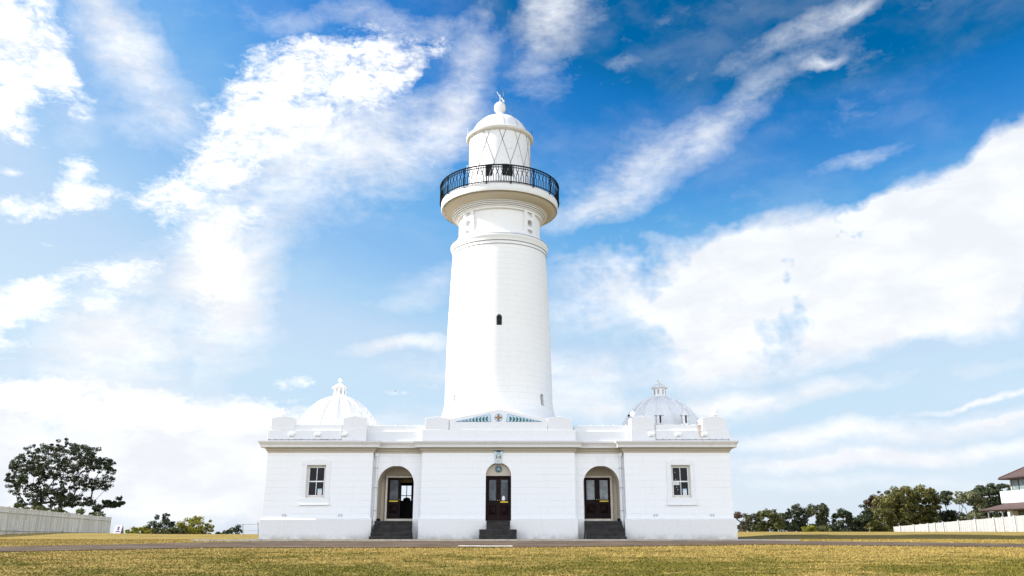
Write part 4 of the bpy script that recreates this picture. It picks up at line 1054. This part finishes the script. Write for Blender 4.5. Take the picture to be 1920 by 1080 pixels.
    me = bpy.data.meshes.new('crown'); me.vertices.add(4*N); me.vertices.foreach_set('co', V.ravel()); me.loops.add(4*N); me.loops.foreach_set('vertex_index', np.arange(4*N, dtype=np.int32))
    me.polygons.add(N); me.polygons.foreach_set('loop_start', np.arange(0, 4*N, 4, dtype=np.int32)); me.update(); me.validate(); me.materials.append(leafm)
    o = bpy.data.objects.new('crown', me); COL.objects.link(o); o.parent = root
    root_at(root, tuple(base)); return root
# left spreading tree
tree('spreading_tree', 'large dark spreading tree with bare lower branches behind the left picket fence', 'tree',
     [(16, 902), (24, 888), (38, 858), (60, 850), (70, 842), (100, 836), (128, 838), (142, 826), (150, 836), (170, 838), (190, 852), (208, 862), (212, 888), (204, 905), (190, 912), (192, 925), (180, 945), (160, 955), (130, 952), (108, 962), (70, 962), (32, 955), (22, 925)],
     105, [58, 84, 102, 114, 124, 131], LM['dark'], 700, 36000, .115, .42, .6, rtrunk=.12, holes=.12, seed=1, zbias=.22)
tree('leaning_branch_tree', 'low leaning tree reaching out to the right past the end of the picket fence', 'tree',
     [(188, 940), (205, 930), (222, 930), (231, 944), (215, 953), (196, 953), (180, 962), (172, 955)], 104, [138], LM['dark'], 22, 1300, .17, .42, .4, rtrunk=.12, seed=2)
def hedge(name, label, cat, us, vt, vb, d0, d1, leafm, n, lsize, th=1.0):
    u0, u1 = us; poly = []; K_ = 14; rs = random.Random(hash(label) % 997)
    o = tree(name, label, cat, [(u0, vb[0])] + [(u0+(u1-u0)*i/K_, vt[0]+(vt[1]-vt[0])*i/K_ + rs.uniform(-1.5, 1.5)) for i in range(K_+1)] + [(u1, vb[1])], d0, [u0+5, (u0+u1)/2, u1-5], leafm, 60, n, lsize, .55, .25, rtrunk=.06, seed=5)
    return o
hedge('hedge', 'low dark green hedge showing just above the left picket fence under the tree', 'hedge', (28, 192), (947, 961), (975, 985), 100, 100, LM['mid'], 6500, .15)
SH = 'shrubs on the lawn edge left of the building'
tree('shrub', 'low bright green shrub at the left end of the lawn edge shrubs', 'shrub', [(236, 1003), (240, 996), (255, 991), (268, 990), (285, 994), (292, 1004)], 95, [262], LM['lime'], 34, 1900, .12, .45, .8, seed=11, group=SH, rtrunk=.05)
tree('shrub', 'tall thin dark shrub with open branches, second from the left on the lawn edge', 'shrub', [(272, 990), (282, 972), (296, 966), (306, 970), (316, 959), (323, 962), (318, 975), (332, 985), (334, 1003), (276, 1004)], 96, [300, 310], LM['dark'], 60, 2300, .12, .38, .7, seed=12, group=SH, rtrunk=.07, holes=.2)
tree('shrub', 'rounded shrub with yellow green top and darker underside, nearest the middle of the lawn edge', 'shrub', [(334, 990), (336, 975), (348, 971), (362, 974), (372, 969), (386, 972), (396, 982), (400, 1003), (330, 1003)], 96, [352, 372], LM['lime'], 75, 4200, .12, .42, .8, seed=13, group=SH, rtrunk=.07)
tree('shrub', 'small low mid green shrub spreading below the tall thin dark shrub', 'shrub', [(284, 1004), (290, 990), (320, 989), (340, 992), (344, 1004)], 92, [315], LM['mid'], 40, 2400, .12, .4, .7, seed=14, group=SH, rtrunk=.05)
tree('shrub', 'small dark twiggy shrub alone between the rounded shrub and the building', 'shrub', [(404, 1003), (412, 997), (424, 995), (438, 986), (447, 983), (450, 1003)], 96, [430], LM['dark'], 30, 1000, .12, .3, .7, seed=15, group=SH, rtrunk=.05)
# right hand belt of trees
TG = 'small trees in the belt between building and fence'
def T(label, poly, d, bases, lm, nc, nl, sz=.16, cr=.5, seed=0, hol=.12, bark=None, rt=.09, dep=.8, grp=TG, name='coastal_tree'):
    tree(name, label, 'tree', poly, d, bases, LM[lm], int(nc*1.6), int(nl*1.75), sz*.92, cr*.85, dep, bark=bark, group=grp, holes=hol*.9, seed=seed, rtrunk=rt)
T('thin sparse brownish small tree touching the right edge of the building', [(1376, 1004), (1376, 966), (1383, 962), (1390, 972), (1396, 1002)], 112, [1386], 'red', 28, 900, .14, .4, 21)
T('sparse round small tree with bare pale trunks, next to the right corner of the building', [(1390, 1004), (1392, 972), (1400, 957), (1412, 952), (1424, 955), (1430, 965), (1428, 1004)], 115, [1402, 1410, 1420], 'grey', 60, 2200, .14, .5, 22, .15, M_BARKP)
T('dense low olive tree, third from the building in the right tree belt', [(1424, 1004), (1424, 964), (1436, 957), (1450, 957), (1462, 964), (1468, 980), (1468, 1004)], 114, [1440, 1455], 'mid', 70, 3200, .15, .5, 23, .05)
T('upright dark small tree with a notched top, fourth from the building', [(1466, 1004), (1468, 968), (1476, 952), (1486, 956), (1494, 947), (1504, 950), (1510, 965), (1512, 1004)], 116, [1480, 1498], 'dark', 75, 3300, .15, .5, 24, .1)
T('pale trunked tall narrow tree with spiky top near the middle of the belt', [(1510, 1004), (1510, 960), (1520, 946), (1530, 950), (1540, 943), (1550, 952), (1550, 1004)], 117, [1526, 1531], 'grey', 75, 2900, .15, .5, 25, .15, M_BARKP)
T('thin see-through tree with slim bare stems between two denser dark trees', [(1550, 1004), (1548, 962), (1556, 951), (1562, 956), (1564, 1004)], 115, [1552, 1558], 'dark', 36, 1100, .14, .42, 26, .2, M_BARKP)
T('broad dark bushy tree just right of the thin see-through tree', [(1562, 1004), (1564, 968), (1574, 955), (1586, 958), (1594, 964), (1596, 1004)], 116, [1576, 1588], 'dark', 66, 3000, .15, .5, 27, .06)
T('dark jagged topped tree leaning against the tall reddish tree', [(1594, 1004), (1594, 960), (1604, 949), (1612, 944), (1624, 951), (1632, 970), (1636, 1004)], 118, [1606, 1620], 'dark', 80, 3400, .15, .52, 28, .08)
T('low yellow green bush at the foot of the right tree belt', [(1505, 1002), (1508, 990), (1518, 986), (1528, 989), (1533, 1002)], 100, [1519], 'lime', 26, 1500, .11, .35, 29, 0, rt=.04, name='bush', grp=None)
T('low dull green bush at the foot of the tree belt beside the yellow green bush', [(1532, 1002), (1536, 990), (1544, 987), (1556, 992), (1560, 1002)], 100, [1545], 'mid', 26, 1400, .11, .35, 30, 0, rt=.04, name='bush', grp=None)
BG = 'large trees behind the white paling fence'
T('tall reddish tipped tree rising at the left of the large olive trees', [(1626, 1004), (1628, 945), (1638, 925), (1650, 915), (1662, 922), (1670, 935), (1668, 1004)], 128, [1648], 'red', 80, 3400, .18, .62, 31, .12, grp=BG, rt=.16, name='large_tree')
T('large bright olive tree with billowing crown, at the left end of the paling fence', [(1632, 1004), (1634, 965), (1645, 945), (1662, 930), (1680, 914), (1696, 911), (1708, 925), (1712, 950), (1715, 1004)], 120, [1668, 1685], 'olive', 150, 9000, .19, .8, 32, .0, grp=BG, rt=.2, name='large_tree')
T('large rounded olive tree with light top clumps, tallest beside the billowing one', [(1690, 1004), (1690, 950), (1702, 928), (1718, 912), (1732, 916), (1745, 925), (1756, 928), (1757, 950), (1762, 1004)], 122, [1720, 1738], 'olive', 150, 9000, .19, .8, 33, .0, grp=BG, rt=.2, name='large_tree')
T('narrow dark tree in the gap between the large olive and the pale green trees', [(1752, 1004), (1756, 945), (1766, 925), (1774, 922), (1786, 935), (1792, 1004)], 124, [1770], 'dark', 70, 3800, .18, .6, 34, .08, grp=BG, rt=.15, name='large_tree')
T('pale grey green leaning tree with gaps of sky, left of the house eaves', [(1780, 1004), (1784, 940), (1796, 926), (1812, 919), (1830, 925), (1842, 945), (1840, 1004)], 118, [1800, 1822], 'pale', 90, 5200, .19, .66, 35, .16, grp=BG, rt=.18, name='large_tree')
T('broad high dark green tree directly behind the left corner of the house', [(1826, 1004), (1822, 925), (1836, 911), (1855, 907), (1872, 910), (1884, 920), (1890, 1004)], 125, [1850, 1868], 'dark', 110, 7500, .19, .7, 36, .04, grp=BG, rt=.2, name='large_tree')
T('small round dark tree crown peeping between house wall and broad dark tree', [(1880, 1000), (1880, 914), (1890, 907), (1900, 912), (1904, 1000)], 128, [1892], 'dark', 40, 2600, .18, .6, 37, .0, grp=BG, rt=.15, name='large_tree')
for i, (u0, u1, vt, lm, lab) in enumerate([(1384, 1432, 978, 'dark', 'low dark undergrowth bush at the foot of the sparse tree by the building corner'),
        (1426, 1474, 975, 'mid', 'low olive undergrowth bush under the third tree from the building'),
        (1468, 1514, 978, 'dark', 'low dark undergrowth bush under the tree with the notched top'),
        (1508, 1560, 980, 'dark', 'low dark undergrowth bush behind the bright yellow green bush'),
        (1552, 1602, 976, 'dark', 'low dark undergrowth bush below the thin see-through tree'),
        (1594, 1640, 972, 'red', 'low brownish undergrowth bush left of the large bright olive tree'),
        (1745, 1800, 960, 'dark', 'dark undergrowth bush behind the fence between the large olive and pale trees')]):
    T(lab, [(u0, 1004), (u0+1, vt+12), (u0+8, vt+3), ((u0+u1)/2-6, vt+4), ((u0+u1)/2+4, vt), (u1-8, vt+5), (u1, vt+14), (u1, 1004)], 121+i*.6, [(u0+u1)/2], lm, 36, 1500, .16, .6, 50+i, 0, rt=.05, name='bush', grp='undergrowth bushes below the tree belt')

# ---------------------------------------------------------------- house on the right
HS = empty('house'); tag(HS, 'two storey white house with brown tiled roofs at the right edge behind the paling fence', 'house')
M_TILE = plain('brown roof tiles', (.075, .045, .040), .85, 0, .2, .8, 12)
M_HW = plain('white house wall', (.50, .50, .505), .7)
M_HG = glass('house window glass', (.16, .20, .21), .08)
gz = ground_z(60, 98)-.3
def dy_(u, x): return (x-CAMX)*FPX/(math.cos(PITCH)*(u-960)*1.0) * .985     # distance at which a wall plane x meets a bearing
XW, XB, XE = 58.2, 56.4, 57.2
YN = 84.0                                    # near end, outside the picture
yw = dy_(1895, XW); yb_ = dy_(1873, XB)
z_e, z_l = 6.45, 2.9
MB().box(XB+.8, XB+11, YN, yb_-.3, gz, 3.72).build('wall', M_HW, HS)
MB().box(XW, XW+9, YN+.5, yw, 3.721, z_e-.05).build('wall', M_HW, HS)
MB().box(XB, XW-.003, YN+.3, yb_, 3.60, 4.92).build('balcony', M_HW, HS, .02)
def hip(name, x0, x1, y0, y1, z, rise, th, ridge):
    m = MB(); xm = (x0+x1)/2
    m.add([(x0,y0,z),(x1,y0,z),(x1,y1,z),(x0,y1,z),(xm,y0+ridge,z+rise),(xm,y1-ridge,z+rise),(x0,y0,z-th),(x1,y0,z-th),(x1,y1,z-th),(x0,y1,z-th)],
          [(3,0,4,5),(0,1,4),(1,2,5,4),(2,3,5),(6,0,3,9),(7,1,0,6),(8,2,1,7),(9,3,2,8),(6,9,8,7)])
    o = m.build(name, M_TILE, HS); q = MB(); q.tube([(x0-.03, y0, z-.08), (x0-.03, y1+.03, z-.08), (x1, y1+.03, z-.08)], .08, 6); q.build('gutter', M_GUT, o)
    q = MB(); q.tube([(x0, y1, z+.03), (xm, y1-ridge, z+rise+.03)], .09, 6); q.build('hip_cap', M_TILE, o); return o
M_GUT = plain('dark brown gutter', (.04, .022, .02), .5)
ye = dy_(1875, XE)
hip('roof', XE, XE+11, YN-1, ye, z_e, 3.0, .18, 5.2)
XL = 54.4; yl = dy_(1831, XL)
vr = MB(); vr.add([(XL,YN-1,z_l),(XL,yl,z_l),(XL+2.6,yl-2.8,z_l+.92),(XL+2.6,YN-1,z_l+.92),(XL+9,yl,z_l),(XL+9,yl-2.8,z_l+.92),(XL,YN-1,z_l-.16),(XL,yl,z_l-.16),(XL+9,yl,z_l-.16),(XL+9,YN-1,z_l-.16)],
       [(0,3,2,1),(1,2,5,4),(0,1,7,6),(1,4,8,7),(6,7,8,9)])
vo = vr.build('verandah_roof', M_TILE, HS)
q = MB(); q.tube([(XL-.03, YN-1, z_l-.07), (XL-.03, yl+.03, z_l-.07), (XL+9, yl+.03, z_l-.07)], .07, 6); q.build('gutter', M_GUT, vo)
M_WFR = plain('dark window frame', (.05, .045, .045), .5)
y = yw - .35
for i in range(5):
    ya, yb2 = y-1.25, y; f = MB()
    for (p0, p1, q0, q1) in ((ya-.08, ya, 4.85, 6.3), (yb2, yb2+.08, 4.85, 6.3), (ya, yb2, 4.85, 4.93), (ya, yb2, 6.22, 6.3)): f.box(XW-.05, XW+.05, p0, p1, q0, q1)
    fo = f.build('window', M_WFR, HS); MB().box(XW-.02, XW+.02, ya, yb2, 4.93, 6.22).build('pane', M_HG, fo); y -= 1.45
y = yb_-1.6
for i in range(4):
    fo = MB().box(XB+.77, XB+.83, y-1.5, y, gz+.2, 2.75).build('window', M_WFR, HS); MB().box(XB+.75, XB+.768, y-1.4, y-.1, gz+.9, 2.65).build('pane', M_HG, fo); y -= 2.3
for i, uu in enumerate((1846, 1872)):
    yy = dy_(uu, XL+.25); MB().box(XL+.2, XL+.32, yy-.06, yy+.06, gz, z_l-.16).build('verandah_post', M_GREY, HS)
yy = dy_(1885, XL+.3); MB().box(XL+.2, XL+.6, yy-.2, yy+.2, gz, z_l-.16).build('verandah_post', M_HW, HS)
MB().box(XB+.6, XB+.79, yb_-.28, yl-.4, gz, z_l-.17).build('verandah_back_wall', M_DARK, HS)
root_at(HS, (62, 95, gz))

# ---------------------------------------------------------------- a far bird
bd = empty('bird'); tag(bd, 'tiny distant dark bird gliding in the sky left of the tower above the link roof', 'bird')
x, z = PX(740.5, 733, 160); m = MB()
m.ell((x, 160, z), (.28, .10, .08)); m.ell((x+.30, 160, z+.03), (.08, .06, .06)); m.build('body', M_GREY, bd)
w = MB()
for s in (-1, 1): w.add([(x-.10, 160, z+.02), (x+.12, 160, z+.03), (x+.10+s*.35, 160-.5*s, z+.12), (x-.05+s*.75, 160-.9*s, z+.02), (x-.10, 160, z+.04), (x+.12, 160, z+.05), (x+.10+s*.35, 160-.5*s, z+.14), (x-.05+s*.75, 160-.9*s, z+.03)], [(0,1,2,3),(7,6,5,4),(0,4,5,1),(1,5,6,2),(2,6,7,3),(3,7,4,0)])
w.build('wings', M_GREY, bd); root_at(bd, (x, 160, z))
